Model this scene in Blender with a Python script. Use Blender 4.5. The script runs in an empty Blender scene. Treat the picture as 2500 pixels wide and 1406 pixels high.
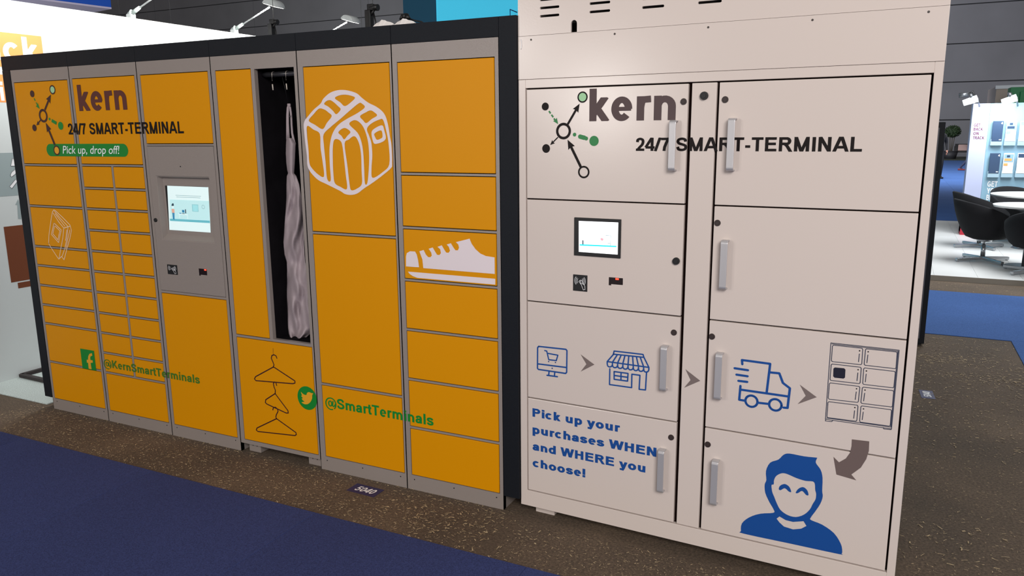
import bpy, bmesh, math, random
from mathutils import Vector, Matrix
random.seed(7)
S = bpy.context.scene
COL = S.collection

# ------------------------------------------------------------------ camera
YAW, PITCH, ROLL, FPX = -0.455142, -0.197482, -0.00858487, 1894.549
CAM = Vector((4.515802, -2.826507, 1.632849))
Fw = Vector((math.sin(YAW)*math.cos(PITCH), math.cos(YAW)*math.cos(PITCH), math.sin(PITCH)))
R0 = Vector((math.cos(YAW), -math.sin(YAW), 0)); U0 = R0.cross(Fw)
Rt = math.cos(ROLL)*R0 + math.sin(ROLL)*U0
Up = -math.sin(ROLL)*R0 + math.cos(ROLL)*U0
cd = bpy.data.cameras.new('camera'); cam = bpy.data.objects.new('camera', cd); COL.objects.link(cam)
M = Matrix((Rt, Up, -Fw)).transposed().to_4x4(); M.translation = CAM
cam.matrix_world = M
cd.sensor_fit = 'HORIZONTAL'; cd.sensor_width = 36; cd.lens = 36*FPX/2500
cd.clip_start = .05; cd.clip_end = 300
S.camera = cam

# ------------------------------------------------------------------ light
S.view_settings.view_transform = 'Standard'; S.view_settings.look = 'None'
S.view_settings.exposure = -0.06; S.view_settings.gamma = 1; S.view_settings.use_curve_mapping = False
w = bpy.data.worlds.new('hall'); S.world = w; w.use_nodes = True
w.node_tree.nodes['Background'].inputs[0].default_value = (1.0, .94, .90, 1)
w.node_tree.nodes['Background'].inputs[1].default_value = .18

def area(name, loc, target, size, power, color=(1, .97, .93), sy=None, spread=None):
    l = bpy.data.lights.new(name, 'AREA'); l.energy = power; l.size = size; l.color = color
    if sy: l.shape = 'RECTANGLE'; l.size_y = sy
    if spread: l.spread = spread
    o = bpy.data.objects.new(name, l); COL.objects.link(o); o.location = loc
    o.rotation_euler = (Vector(target)-Vector(loc)).to_track_quat('-Z', 'Y').to_euler()
    return o
area('hall_light', (6.9, -5.8, 4.0), (3.6, 0, .5), 2.6, 400, (1, .965, .945))
area('hall_light', (2.0, -8.0, 7.5), (2.6, 0, .6), 3.5, 40, (1, .965, .945))
area('booth_lamp_light', (-2.24, -8.5, 2.99), (2.8, 0, 1.9), .3, 95, (1, .96, .92))
area('booth_lamp_light', (-.2, -8.5, 2.1), (3.4, 0, 1.7), .3, 85, (1, .96, .92))
area('platform_light', (6.3, 8.2, 3.9), (6.3, 9.2, 0), 2.0, 290, (.93, .97, 1), 3.0)
area('platform_light', (8.6, 4.6, 4.6), (6.5, 5.2, 0), 1.5, 100, (.9, .96, 1))
area('sign_fill', (-6.6, 1.6, 2.0), (-5.2, 3.0, 3.2), .6, 45, (.95, .97, 1))  # unseen fill added to brighten the hanging sign's underside
area('aisle_light', (6.0, 27, 6.0), (6.0, 30, 0), 3.0, 1000, (.95, .97, 1), 8.0)
area('backdrop_fill', (-32, 30, 9.0), (-30, 50, 4), 6.0, 1300, (.95, 1, .98), 6.0)  # added fill, no fixture: lifts the left stretch of the back wall
area('backdrop_fill', (-6, 26, 9.0), (-4, 50, 4), 5.0, 4200, (.95, .97, 1), 5.0)  # same kind of added fill for the rest of the back wall

# ------------------------------------------------------------------ materials
def lin(c):
    return tuple(((v/255)/12.92 if v/255 <= .04045 else ((v/255+.055)/1.055)**2.4) for v in c)
MATS = {}
def mat(name, rgb, rough=.5, metal=0., bump=0., bscale=300., var=0., vscale=4., emit=0., coat=0., spec=.5, distort=0):
    if name in MATS: return MATS[name]
    m = bpy.data.materials.new(name); m.use_nodes = True; nt = m.node_tree; n = nt.nodes; b = n['Principled BSDF']
    c = lin(rgb); b.inputs['Base Color'].default_value = (*c, 1)
    b.inputs['Roughness'].default_value = rough; b.inputs['Metallic'].default_value = metal
    b.inputs['Specular IOR Level'].default_value = spec
    if coat: b.inputs['Coat Weight'].default_value = coat; b.inputs['Coat Roughness'].default_value = .15
    if emit: b.inputs['Emission Color'].default_value = (*c, 1); b.inputs['Emission Strength'].default_value = emit
    tc = n.new('ShaderNodeTexCoord')
    if bump:
        t = n.new('ShaderNodeTexNoise'); t.inputs['Scale'].default_value = bscale; t.inputs['Detail'].default_value = 2
        bu = n.new('ShaderNodeBump'); bu.inputs['Strength'].default_value = bump; bu.inputs['Distance'].default_value = .002
        nt.links.new(tc.outputs['Object'], t.inputs['Vector']); nt.links.new(t.outputs['Fac'], bu.inputs['Height']); nt.links.new(bu.outputs[0], b.inputs['Normal'])
    if var:
        t = n.new('ShaderNodeTexNoise'); t.inputs['Scale'].default_value = vscale; t.inputs['Detail'].default_value = 5
        r = n.new('ShaderNodeValToRGB'); r.color_ramp.elements[0].position = .3; r.color_ramp.elements[1].position = .7
        r.color_ramp.elements[0].color = (*[v*(1-var) for v in c], 1); r.color_ramp.elements[1].color = (*[min(1, v*(1+var)) for v in c], 1)
        nt.links.new(tc.outputs['Object'], t.inputs['Vector']); nt.links.new(t.outputs['Fac'], r.inputs[0]); nt.links.new(r.outputs[0], b.inputs['Base Color'])
    MATS[name] = m; return m

YEL = mat('yellow_powder_coat', (216, 143, 0), .42, bump=.10, bscale=420, spec=.14)
GREY = mat('grey_powder_coat', (143, 133, 127), .34, bump=.3, bscale=420, spec=.5)
WHITE = mat('white_enamel', (212, 199, 191), .24, bump=.05, bscale=120, spec=.5)
ANTH = mat('anthracite_powder_coat', (22, 25, 31), .5, bump=.35, bscale=500, spec=.18)
GAP = mat('dark_gap', (26, 12, 9), .9, spec=.1)
INNER = mat('charcoal_lining', (20, 18, 21), .85, spec=.05, bump=.3, bscale=60, var=.25, vscale=9)
BLACK = mat('black_plastic', (16, 16, 18), .45)
ALU = mat('brushed_aluminium', (196, 194, 196), .42, metal=.55, bump=.05, bscale=900)
CHROME = mat('satin_chrome', (175, 178, 182), .25, metal=.9)
STEEL = mat('grey_steel', (120, 122, 126), .35, metal=.8)
INK = mat('black_vinyl', (20, 12, 12), .5, spec=.2)
INK_Y = mat('dark_brown_vinyl', (58, 18, 14), .5)
BROWN = mat('brown_grey_vinyl', (84, 68, 68), .5, spec=.3)
BROWN_Y = mat('brown_vinyl', (92, 50, 44), .5, spec=.25)
GREEN = mat('green_vinyl', (0, 128, 38), .45)
GREEN_D = mat('deep_green_vinyl', (28, 124, 62), .45)
GREEN_L = mat('pale_green_vinyl', (160, 208, 160), .5)
GREEN_T = mat('olive_green_vinyl', (62, 112, 20), .5)
BLUE = mat('blue_vinyl', (10, 72, 146), .45)
BLUE_D = mat('dark_blue_vinyl', (16, 50, 122), .45)
LILAC = mat('pale_lilac_vinyl', (226, 214, 218), .5)
CREAM = mat('cream_vinyl', (240, 208, 170), .5)
YEL_P = mat('yellow_vinyl', (226, 160, 30), .4)
CHEV = mat('taupe_vinyl', (118, 104, 100), .5)
NAVY = mat('navy_sticker', (32, 34, 82), .5)
PAPER = mat('white_print', (240, 240, 242), .5)

# ------------------------------------------------------------------ helpers
def cube(bm, x0, x1, y0, y1, z0, z1, bev=0., seg=2, mi=0):
    r = bmesh.ops.create_cube(bm, size=1)
    vs = r['verts']
    for v in vs:
        v.co = Vector(((x0+x1)/2+v.co.x*(x1-x0), (y0+y1)/2+v.co.y*(y1-y0), (z0+z1)/2+v.co.z*(z1-z0)))
    fs = list({f for v in vs for f in v.link_faces})
    for f in fs: f.material_index = mi
    if bev:
        es = list({e for v in vs for e in v.link_edges})
        bmesh.ops.bevel(bm, geom=es, offset=bev, segments=seg, profile=.6, affect='EDGES')
def cyl(bm, p0, p1, r0, r1=None, seg=16, cap=True):
    p0, p1 = Vector(p0), Vector(p1); r1 = r0 if r1 is None else r1
    d = p1-p0; q = d.to_track_quat('Z', 'Y')
    a = []; b = []
    for i in range(seg):
        t = 2*math.pi*i/seg; v = Vector((math.cos(t), math.sin(t), 0))
        a.append(bm.verts.new(p0+q@(v*r0))); b.append(bm.verts.new(p1+q@(v*r1)))
    for i in range(seg):
        j = (i+1) % seg; f = bm.faces.new((a[i], a[j], b[j], b[i])); f.smooth = True
    if cap: bm.faces.new(a[::-1]); bm.faces.new(b)
def tube(bm, pts, r, seg=8, closed=False):
    pts = [Vector(p) for p in pts]; n = len(pts); rings = []
    for i, p in enumerate(pts):
        if closed: d = pts[(i+1) % n]-pts[i-1]
        else: d = pts[min(i+1, n-1)]-pts[max(i-1, 0)]
        q = d.to_track_quat('Z', 'Y')
        rings.append([bm.verts.new(p+q@(Vector((math.cos(2*math.pi*k/seg), math.sin(2*math.pi*k/seg), 0))*r)) for k in range(seg)])
    for i in range(n if closed else n-1):
        A, B = rings[i], rings[(i+1) % n]
        for k in range(seg):
            f = bm.faces.new((A[k], A[(k+1) % seg], B[(k+1) % seg], B[k])); f.smooth = True
    if not closed:
        bm.faces.new(rings[0][::-1]); bm.faces.new(rings[-1])
def obj(name, bm, m, parent=None, loc=None, smooth=False, fix=True):
    me = bpy.data.meshes.new(name)
    if fix: bmesh.ops.recalc_face_normals(bm, faces=bm.faces)
    bm.to_mesh(me); bm.free()
    for mm in (m if isinstance(m, (list, tuple)) else [m]): me.materials.append(mm)
    if smooth:
        for p in me.polygons: p.use_smooth = True
    o = bpy.data.objects.new(name, me); COL.objects.link(o)
    if parent: o.parent = parent
    if loc: o.location = loc
    return o
def box(name, x0, x1, y0, y1, z0, z1, m, parent=None, bev=0., seg=2):
    bm = bmesh.new(); cube(bm, x0, x1, y0, y1, z0, z1, bev, seg); return obj(name, bm, m, parent)
def empty(name, loc=(0, 0, 0), rz=0, label=None, cat=None, group=None):
    o = bpy.data.objects.new(name, None); COL.objects.link(o); o.location = loc; o.rotation_euler = (0, 0, rz)
    o.empty_display_size = .05
    return tag(o, label, cat, group)
def tag(o, label=None, cat=None, group=None, kind=None):
    if label: o['label'] = label
    if cat: o['category'] = cat
    if group: o['group'] = group
    if kind: o['kind'] = kind
    return o

def ray(px, py): return Fw + Rt*((px-1250)/FPX) - Up*((py-703)/FPX)
def at(px, py, Y):      # point of the photograph at depth Y
    d = ray(px, py); return CAM + d*((Y-CAM.y)/d.y)
def ground(px, py, z=0.):
    d = ray(px, py); return CAM + d*((z-CAM.z)/d.z)
def onwall(px, py, X):
    d = ray(px, py); return CAM + d*((X-CAM.x)/d.x)
def YP(px, py, y0=0.):   # (x, z) on the front of the yellow lockers
    p = at(px, py, y0); return (p.x, p.z)
WO = Vector((3.1627, .010, 0)); WA = -0.0352163
WS = Vector((math.cos(WA), math.sin(WA), 0)); WN = Vector((-math.sin(WA), math.cos(WA), 0))
def WP(px, py, off=0.):  # (s, z) on the front of the white cabinet
    d = ray(px, py); O = WO+WN*off; P = CAM + d*(((O-CAM).dot(WN))/d.dot(WN))
    return ((P-O).dot(WS), P.z)
def crop(ox, oy, s, pts): return [(ox+x/s, oy+y/s) for x, y in pts]

def smooth_closed(pts, n=4):
    out = []; N = len(pts)
    for i in range(N):
        p0, p1, p2, p3 = [Vector(pts[(i+k-1) % N]) for k in range(4)]
        for j in range(n):
            t = j/n
            out.append(tuple(.5*((2*p1)+(p2-p0)*t+(2*p0-5*p1+4*p2-p3)*t*t+(3*p1-p0-3*p2+p3)*t**3)))
    return out
def fill(name, loops, m, parent, y, plane='xz'):
    """flat printed shape: closed outlines (holes alternate) on the plane y"""
    cu = bpy.data.curves.new(name, 'CURVE'); cu.dimensions = '2D'; cu.fill_mode = 'BOTH'
    for L in loops:
        sp = cu.splines.new('POLY'); sp.points.add(len(L)-1); sp.use_cyclic_u = True
        for p, (a, b) in zip(sp.points, L): p.co = (a, b, 0, 1)
    return from_curve(name, cu, m, parent, y, plane)
def from_curve(name, cu, m, parent, y, plane='xz', xf=None, cut=None):
    t = bpy.data.objects.new('tmp', cu); COL.objects.link(t)
    dg = bpy.context.evaluated_depsgraph_get(); me = bpy.data.meshes.new_from_object(t.evaluated_get(dg))
    bpy.data.objects.remove(t); me.name = name
    for v in me.vertices:
        a, b = v.co.x, v.co.y
        if xf: a, b = xf(a, b)
        v.co = (a, y, b) if plane == 'xz' else (a, b, y) if plane == 'xy' else (y, a, b)
    if cut:
        bm = bmesh.new(); bm.from_mesh(me)
        for side, c in ((1, cut[0]), (-1, cut[1])):
            g = bm.verts[:]+bm.edges[:]+bm.faces[:]
            bmesh.ops.bisect_plane(bm, geom=g, plane_co=(c, 0, 0), plane_no=(1, 0, 0), clear_inner=side == 1, clear_outer=side == -1)
        bm.to_mesh(me); bm.free()
    me.materials.clear(); me.materials.append(m)
    o = bpy.data.objects.new(name, me); COL.objects.link(o)
    if parent: o.parent = parent
    return o
def strokes(name, lines, width, m, parent, y, caps=True, plane='xz'):
    bm = bmesh.new(); h = width/2
    kk = [0]
    def P(a, b): return Vector((a, y-.00006*kk[0], b)) if plane == 'xz' else Vector((a, b, y))
    for li, L in enumerate(lines):
        kk[0] = li % 8
        for (a, b), (c, d) in zip(L, L[1:]):
            dx, dz = c-a, d-b; l = math.hypot(dx, dz) or 1e-9; nx, nz = -dz/l*h, dx/l*h
            bm.faces.new([bm.verts.new(P(*q)) for q in ((a+nx, b+nz), (c+nx, d+nz), (c-nx, d-nz), (a-nx, b-nz))])
        if caps:
            kk[0] += .5
            for a, b in L: disc(bm, a, b, h, y, 8, P)
    return obj(name, bm, m, parent, fix=False)
def disc(bm, a, b, r, y, n=32, P=None):
    P = P or (lambda u, v: Vector((u, y, v)))
    bm.faces.new([bm.verts.new(P(a+r*math.cos(2*math.pi*i/n), b+r*math.sin(2*math.pi*i/n))) for i in range(n)])
def circ(a, b, r, n=36): return [(a+r*math.cos(2*math.pi*i/n), b+r*math.sin(2*math.pi*i/n)) for i in range(n)]
def rrect(x0, z0, x1, z1, r, n=6):
    out = []
    for cx, cz, t0 in ((x1-r, z1-r, 0), (x0+r, z1-r, 90), (x0+r, z0+r, 180), (x1-r, z0+r, 270)):
        for i in range(n+1):
            t = math.radians(t0+90*i/n); out.append((cx+r*math.cos(t), cz+r*math.sin(t)))
    return out
def text_size(s, off=0.):
    cu = bpy.data.curves.new('t', 'FONT'); cu.body = s; cu.offset = off
    t = bpy.data.objects.new('tmp', cu); COL.objects.link(t)
    dg = bpy.context.evaluated_depsgraph_get(); me = bpy.data.meshes.new_from_object(t.evaluated_get(dg))
    xs = [v.co.x for v in me.vertices]; ys = [v.co.y for v in me.vertices]
    bpy.data.objects.remove(t); bpy.data.meshes.remove(me)
    return min(xs), max(xs), min(ys), max(ys)
def script_text(name, s, x0, x1, zb, zt, m, parent, y, ref='H', off=0., plane='xz', cut=None, shear=0., space=1.):
    """lettering s from x0 to x1, baseline zb, top of the letter `ref` at zt"""
    k = [None]
    a0, a1, _, _ = text_size(s, off) if space == 1 else (None,)*4
    cu = bpy.data.curves.new(name, 'FONT'); cu.body = s; cu.offset = off; cu.resolution_u = 4; cu.space_character = space
    if space != 1:
        t = bpy.data.objects.new('tmp', cu); COL.objects.link(t); dg = bpy.context.evaluated_depsgraph_get()
        me = bpy.data.meshes.new_from_object(t.evaluated_get(dg)); xs = [v.co.x for v in me.vertices]; a0, a1 = min(xs), max(xs)
        bpy.data.objects.remove(t)
    _, _, _, h = text_size(ref, off)
    sx = (x1-x0)/(a1-a0); sz = (zt-zb)/h
    return from_curve(name, cu, m, parent, y, plane, xf=lambda a, b: (x0+(a-a0)*sx+shear*b*sz, zb+b*sz), cut=cut)

# ------------------------------------------------------------------ lettering: a bold grotesque drawn as strokes, cap height 1
def _arc(cx, cz, rx, rz, a0, a1, n=12):
    return [(cx+rx*math.cos(math.radians(a0+(a1-a0)*i/n)), cz+rz*math.sin(math.radians(a0+(a1-a0)*i/n))) for i in range(n+1)]
def _cat(pts, n=4):
    P = [Vector(p) for p in pts]; P = [P[0]*2-P[1]]+P+[P[-1]*2-P[-2]]; out = []
    for i in range(1, len(P)-2):
        for j in range(n):
            t = j/n; p0, p1, p2, p3 = P[i-1:i+3]
            out.append(tuple(.5*((2*p1)+(p2-p0)*t+(2*p0-5*p1+4*p2-p3)*t*t+(3*p1-p0-3*p2+p3)*t**3)))
    out.append(tuple(P[-2])); return out
def glyph(c, w):
    h = w/2; hz = h*.82; X = .725; B = .095
    def fit(pts, x0, x1, z0, z1, n=4): return _cat([(x0+h+(x1-x0-w)*u, z0+hz+(z1-z0-2*hz)*v) for u, v in pts], n)
    def st(x, a=0, b=1): return [(x, a), (x, b)]
    def bar(a, b, z): return [(a, z), (b, z)]
    def el(x0, x1, z0, z1, a0=0, a1=360): return _arc((x0+x1)/2, (z0+z1)/2, (x1-x0)/2-h, (z1-z0)/2-hz, a0, a1, 28 if abs(a1-a0) > 200 else 12)
    def bowlR(x0, x1, z0, z1):      # D-shaped half bowl
        r = (z1-z0)/2-hz; cx = x1-h-r*.95
        return [(x0, z1-hz)]+_arc(cx, (z0+z1)/2, r*.95, r, 90, -90)+[(x0, z0+hz)]
    S_ = [(.96, .74), (.86, .93), (.5, 1), (.13, .93), (.02, .76), (.15, .60), (.5, .51), (.88, .41), (1, .24), (.88, .07), (.5, 0), (.12, .07), (0, .28)]
    def arch(x0, x1, z=X): r = (x1-x0-w)/2; return [(x0+h, z*.60)]+_arc((x0+x1)/2, z-hz-min(r, .26), r, min(r, .26), 165, 0, 10)+[(x1-h, 0)]
    G = {
     ' ': (.39, []), '.': (.388, [([(.19-h, h), (.19+h, h)], 0, w)]), ',': (.388, [([(.19-h, h), (.19+h, h)], 0, w)]),
     '-': (.465, [bar(.06, .41, .34)]), '/': (.388, [[(.02, -.02), (.37, 1.02)]]),
     '!': (.465, [st(.23, .30, 1), st(.23, 0, w)]),
     'I': (.388, [st(B+h)]), 'l': (.388, [st(B+h)]), 'i': (.388, [st(B+h, 0, X), st(B+h, 1-w*.85, 1)]),
     'T': (.853, [st(.427), bar(.03, .823, 1-hz)]), 'L': (.853, [st(B+h), bar(B, .81, hz)]),
     'E': (.93, [st(B+h), bar(B, .87, hz), bar(B, .86, 1-hz), bar(B, .82, .53)]), 'F': (.853, [st(B+h), bar(B, .80, 1-hz), bar(B, .74, .53)]),
     'H': (1.008, [st(B+h), st(.913-h), bar(B, .9, .53)]), 'N': (1.008, [st(B+h), st(.913-h), [(B+h*.9, 1.02), (.913-h*.9, -.02)]]),
     'M': (1.163, [st(B+h*.95), st(1.068-h*.95), [(B+h*.8, 1.04), (.5815, -.02)], [(1.068-h*.8, 1.04), (.5815, -.02)]]),
     'A': (1.008, [[(h*.95-.01, -.03), (.504-.02, 1.03)], [(1.018-h*.95, -.03), (.504+.02, 1.03)], bar(.2, .8, .30)]),
     'V': (.93, [[(h, 1.03), (.465, -.03)], [(.93-h, 1.03), (.465, -.03)]]),
     'W': (1.318, [[(h*.9, 1.03), (.37, -.03)], [(.37, -.03), (.655, 1.03)], [(.948, -.03), (.663, 1.03)], [(1.318-h*.9, 1.03), (.948, -.03)]]),
     'Y': (.93, [st(.465, 0, .45), [(h*.9, 1.03), (.465, .38)], [(.93-h*.9, 1.03), (.465, .38)]]),
     'P': (.93, [st(B+h), bowlR(B+h, .87, .40, 1)]), 'R': (1.008, [st(B+h), bowlR(B+h, .90, .44, 1), [(.50, .50), (.60, .43), (.70, .28), (.93-h*.2, -.06)]]),
     'B': (1.008, [st(B+h), bowlR(B+h, .89, .46, 1), bowlR(B+h, .93, 0, .46+2*hz)]), 'D': (1.008, [st(B+h), bowlR(B+h, .95, 0, 1)]),
     'K': (1.008, [st(B+h), [(B+w*.6, .28), (.93-h*.7, 1.03)], [(.40, .60), (1.0-h*.9, -.03)]]),
     'U': (1.008, [[(B+h, 1), (B+h, .40)]+_arc(.504, .40, .409-h, .40-hz, 180, 360)+[(.913-h, 1)]]),
     'O': (1.086, [el(.05, 1.036, -.01, 1.01)]), '0': (.776, [el(.05, .726, -.01, 1.01)]),
     'C': (1.008, [el(.05, .97, -.01, 1.01, 38, 322)]), 'G': (1.086, [el(.05, 1.03, -.01, 1.01, 42, 300)+[(.98-h, .16), (.98-h, .48)], bar(.56, .98, .46)]),
     'S': (.93, [fit(S_, .05, .88, -.01, 1.01)]), 's': (.776, [fit(S_, .04, .73, -.01, X+.01)]),
     '2': (.776, [fit([(.02, .70), (.10, .92), (.5, 1), (.9, .92), (1, .72), (.85, .47), (.42, .22), (.1, .0)], .05, .72, 0, 1.01), bar(.06, .72, hz)]),
     '4': (.776, [st(.54), bar(.04, .74, .30-h*.3), [(.54-h*.1, 1.03), (.05, .30-h*.3)]]),
     '5': (.776, [bar(.16, .70, 1-hz), [(.20+h*.3, 1-h*.1), (.14+h*.5, .46)], fit([(.08, .82), (.35, 1), (.75, .92), (1, .62), (1, .40), (.78, .08), (.42, 0), (.1, .10), (0, .36)], .05, .73, -.01, .66)]),
     '7': (.776, [bar(.06, .72, 1-hz), [(.70-h*.6, .98), (.46, .62), (.34, .30), (.30, 0)]]),
     'o': (.853, [el(.05, .80, -.01, X+.01)]), 'c': (.776, [el(.05, .76, -.01, X+.01, 42, 318)]),
     'e': (.776, [el(.05, .73, -.01, X+.01, -2, 318), (bar(.05+h, .73-h*.3, X*.5), 0, 1, .62)]),
     'a': (.776, [fit([(.02, .72), (.14, .93), (.5, 1), (.84, .93), (.93, .70), (.93, .25), (.98, 0)], .05, .73, -hz*.9, X+.01), fit([(.92, .60), (.5, .52), (.12, .44), (0, .22), (.12, .04), (.4, 0), (.75, .10), (.92, .36)], .04, .72, -.01, X*1.0)]),
     'n': (.853, [st(B+h, 0, X), arch(B, .77)]), 'h': (.853, [st(B+h), arch(B, .77)]), 'r': (.543, [st(B+h, 0, X), [(B+h, X*.55), (B+h+.04, X*.80), (.34, X-hz), (.54, X-hz+.012)]]),
     'm': (1.24, [st(B+h, 0, X), arch(B, .62+h), arch(.62-h, 1.155)]),
     'u': (.853, [st(.765-h, 0, X), [(B+h, X), (B+h, .30)]+_arc(.43, .27, .335-h, .27-hz, 180, 320, 8)+[(.765-h, .30)]]),
     'k': (.776, [st(B+h), [(B+w*.5, .20), (.72-h*.7, X+.03)], [(.33, .42), (.78-h*.9, -.03)]]),
     't': (.465, [[(.24-.02, .94), (.22, .22), (.26, .09), (.35, hz*.9), (.45, hz*.95)], bar(.02, .43, X-hz)]),
     'p': (.853, [st(B+h, -.28, X), el(B, .81, -.01, X+.01)]), 'd': (.853, [st(.765-h), el(.045, .765, -.01, X+.01)]),
     'y': (.776, [[(h*.95, X+.03), (.39, .04)], [(.776-h*.95, X+.03), (.40, -.02), (.33, -.17), (.22, -.28+h), (.08, -.28+h)]]),
     'f': (.465, [[(.24, 0), (.24, .80), (.29, .93), (.47, 1-hz)], bar(.02, .44, X-hz)]),
     '@': (1.36, [_arc(.68, .36, .62-h*.6, .62-h*.6, -52, 292, 40), el(.36, .86, .08, .68), [(.94, .68), (.88, .20), (.96, .13), (1.10, .20), (1.24, .44)]]),
    }
    return G.get(c, G['-'])
DESC = dict(p=-.28, y=-.28)
def strip(pts, h, zk=1.):
    n = len(pts); L_, R_ = [], []
    for i in range(n):
        p = Vector(pts[i]); d0 = (Vector(pts[i])-Vector(pts[i-1])).normalized() if i else None; d1 = (Vector(pts[i+1])-p).normalized() if i < n-1 else None
        d0 = d0 or d1; d1 = d1 or d0
        n0 = Vector((-d0.y, d0.x)); n1 = Vector((-d1.y, d1.x)); m_ = (n0+n1); m_ = m_.normalized() if m_.length > 1e-6 else n0
        k = h/max(.5, m_.dot(n0)); o_ = Vector((m_.x*k, m_.y*k*zk)); L_.append(p+o_); R_.append(p-o_)
    return [[L_[i], L_[i+1], R_[i+1], R_[i]] for i in range(n-1)]
def clip(poly, lo, hi):
    for s, c in ((1, lo), (-1, hi)):
        out = []
        for i in range(len(poly)):
            a, b = poly[i-1], poly[i]; da, db = s*(a.y-c), s*(b.y-c)
            if (da >= 0) != (db >= 0): out.append(a+(b-a)*(da/(da-db)))
            if db >= 0: out.append(b)
        poly = out
        if len(poly) < 3: return None
    return poly
def text(name, s, x0, x1, zb, zt, m, parent, y, ref='H', off=0., plane='xz', cut=None, shear=0., space=1., wgt=.222):
    """lettering s from x0 to x1, baseline zb, cap/ascender height zt"""
    polys = []; pen = 0
    for ch in s:
        adv, stk = glyph(ch, wgt if ch != '@' else wgt*.62)
        ww = wgt if ch != '@' else wgt*.62; kk = 0
        for q_ in stk:
            lo, hi = DESC.get(ch, -.02), 1.012
            if ch in 'AMNWVKTLEHIFk7!4Ylinr': lo = 0.
            if ch in 'vyxk' and False: hi = .725
            kw = 1.
            if isinstance(q_, tuple):
                kw = q_[3] if len(q_) > 3 else 1.; q_, lo, hi = q_[:3]
            if ch == '@': lo, hi = -.4, 1.2
            if ch in 'y': hi = .725
            if ch == 'k' and len(q_) == 2 and q_[0][0] != q_[1][0]: hi = .725
            kk += 1
            for P_ in strip(q_, ww/2*kw, .82):
                P_ = clip(P_, lo, hi)
                if P_: polys.append([(v.x+pen, v.y, kk) for v in P_])
        pen += adv*space
    a0 = min(p[0] for P_ in polys for p in P_); a1 = max(p[0] for P_ in polys for p in P_)
    sx = (x1-x0)/(a1-a0); sz = (zt-zb)/(.725 if ref == 'x' else 1.)
    bm = bmesh.new()
    for P_ in polys:
        vs = []
        for a, b, kk in P_:
            yk = y-.00008*kk if plane == 'xz' else y+.00008*kk
            a_ = x0+(a-a0)*sx+shear*b*sz; b_ = zb+b*sz
            vs.append(bm.verts.new((a_, yk, b_) if plane == 'xz' else (a_, b_, yk) if plane == 'xy' else (yk, a_, b_)))
        try: bm.faces.new(vs)
        except ValueError: pass
    if cut:
        for side, c in ((1, cut[0]), (-1, cut[1])):
            g_ = bm.verts[:]+bm.edges[:]+bm.faces[:]
            bmesh.ops.bisect_plane(bm, geom=g_, plane_co=(c, 0, 0), plane_no=(1, 0, 0), clear_inner=side == 1, clear_outer=side == -1)
    return obj(name, bm, m, parent, fix=False)

# ------------------------------------------------------------------ ground
def asphalt():
    m = bpy.data.materials.new('asphalt'); m.use_nodes = True; nt = m.node_tree; n = nt.nodes; b = n['Principled BSDF']
    tc = n.new('ShaderNodeTexCoord')
    def noise(sc, det=4, rgh=.6):
        t = n.new('ShaderNodeTexNoise'); t.inputs['Scale'].default_value = sc; t.inputs['Detail'].default_value = det; t.inputs['Roughness'].default_value = rgh
        nt.links.new(tc.outputs['Object'], t.inputs['Vector']); return t
    def ramp(src, stops):
        r = n.new('ShaderNodeValToRGB'); e = r.color_ramp.elements
        while len(e) < len(stops): e.new(.5)
        for k, (p, c) in enumerate(stops): e[k].position = p; e[k].color = (*lin(c), 1)
        nt.links.new(src, r.inputs[0]); return r
    big = ramp(noise(1.6, 6).outputs['Fac'], [(.3, (100, 85, 70)), (.55, (120, 101, 82)), (.75, (138, 117, 95))])
    fine = ramp(noise(95, 5, .75).outputs['Fac'], [(.32, (70, 70, 70)), (.5, (188, 188, 188)), (.66, (255, 255, 255))])
    mx = n.new('ShaderNodeMix'); mx.data_type = 'RGBA'; mx.blend_type = 'MULTIPLY'; mx.inputs[0].default_value = .8
    nt.links.new(big.outputs[0], mx.inputs[6]); nt.links.new(fine.outputs[0], mx.inputs[7])
    vo = n.new('ShaderNodeTexVoronoi'); vo.inputs['Scale'].default_value = 55; nt.links.new(tc.outputs['Object'], vo.inputs['Vector'])
    fl = ramp(vo.outputs['Distance'], [(.0, (255, 255, 255)), (.07, (255, 255, 255)), (.14, (0, 0, 0))])
    ms = ramp(noise(9, 3).outputs['Fac'], [(.56, (0, 0, 0)), (.80, (150, 150, 150))])
    mu = n.new('ShaderNodeMath'); mu.operation = 'MULTIPLY'; nt.links.new(fl.outputs[0], mu.inputs[0]); nt.links.new(ms.outputs[0], mu.inputs[1])
    m2 = n.new('ShaderNodeMix'); m2.data_type = 'RGBA'; nt.links.new(mu.outputs[0], m2.inputs[0]); nt.links.new(mx.outputs[2], m2.inputs[6]); m2.inputs[7].default_value = (*lin((150, 130, 100)), 1)
    nt.links.new(m2.outputs[2], b.inputs['Base Color']); b.inputs['Roughness'].default_value = .85
    bu = n.new('ShaderNodeBump'); bu.inputs['Strength'].default_value = .6; bu.inputs['Distance'].default_value = .006
    nb = noise(110, 6, .8); nt.links.new(nb.outputs['Fac'], bu.inputs['Height']); nt.links.new(bu.outputs[0], b.inputs['Normal'])
    return m
tag(box('floor', -60, 60, -14, 51, -.1, 0, asphalt()), kind='structure')

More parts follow.
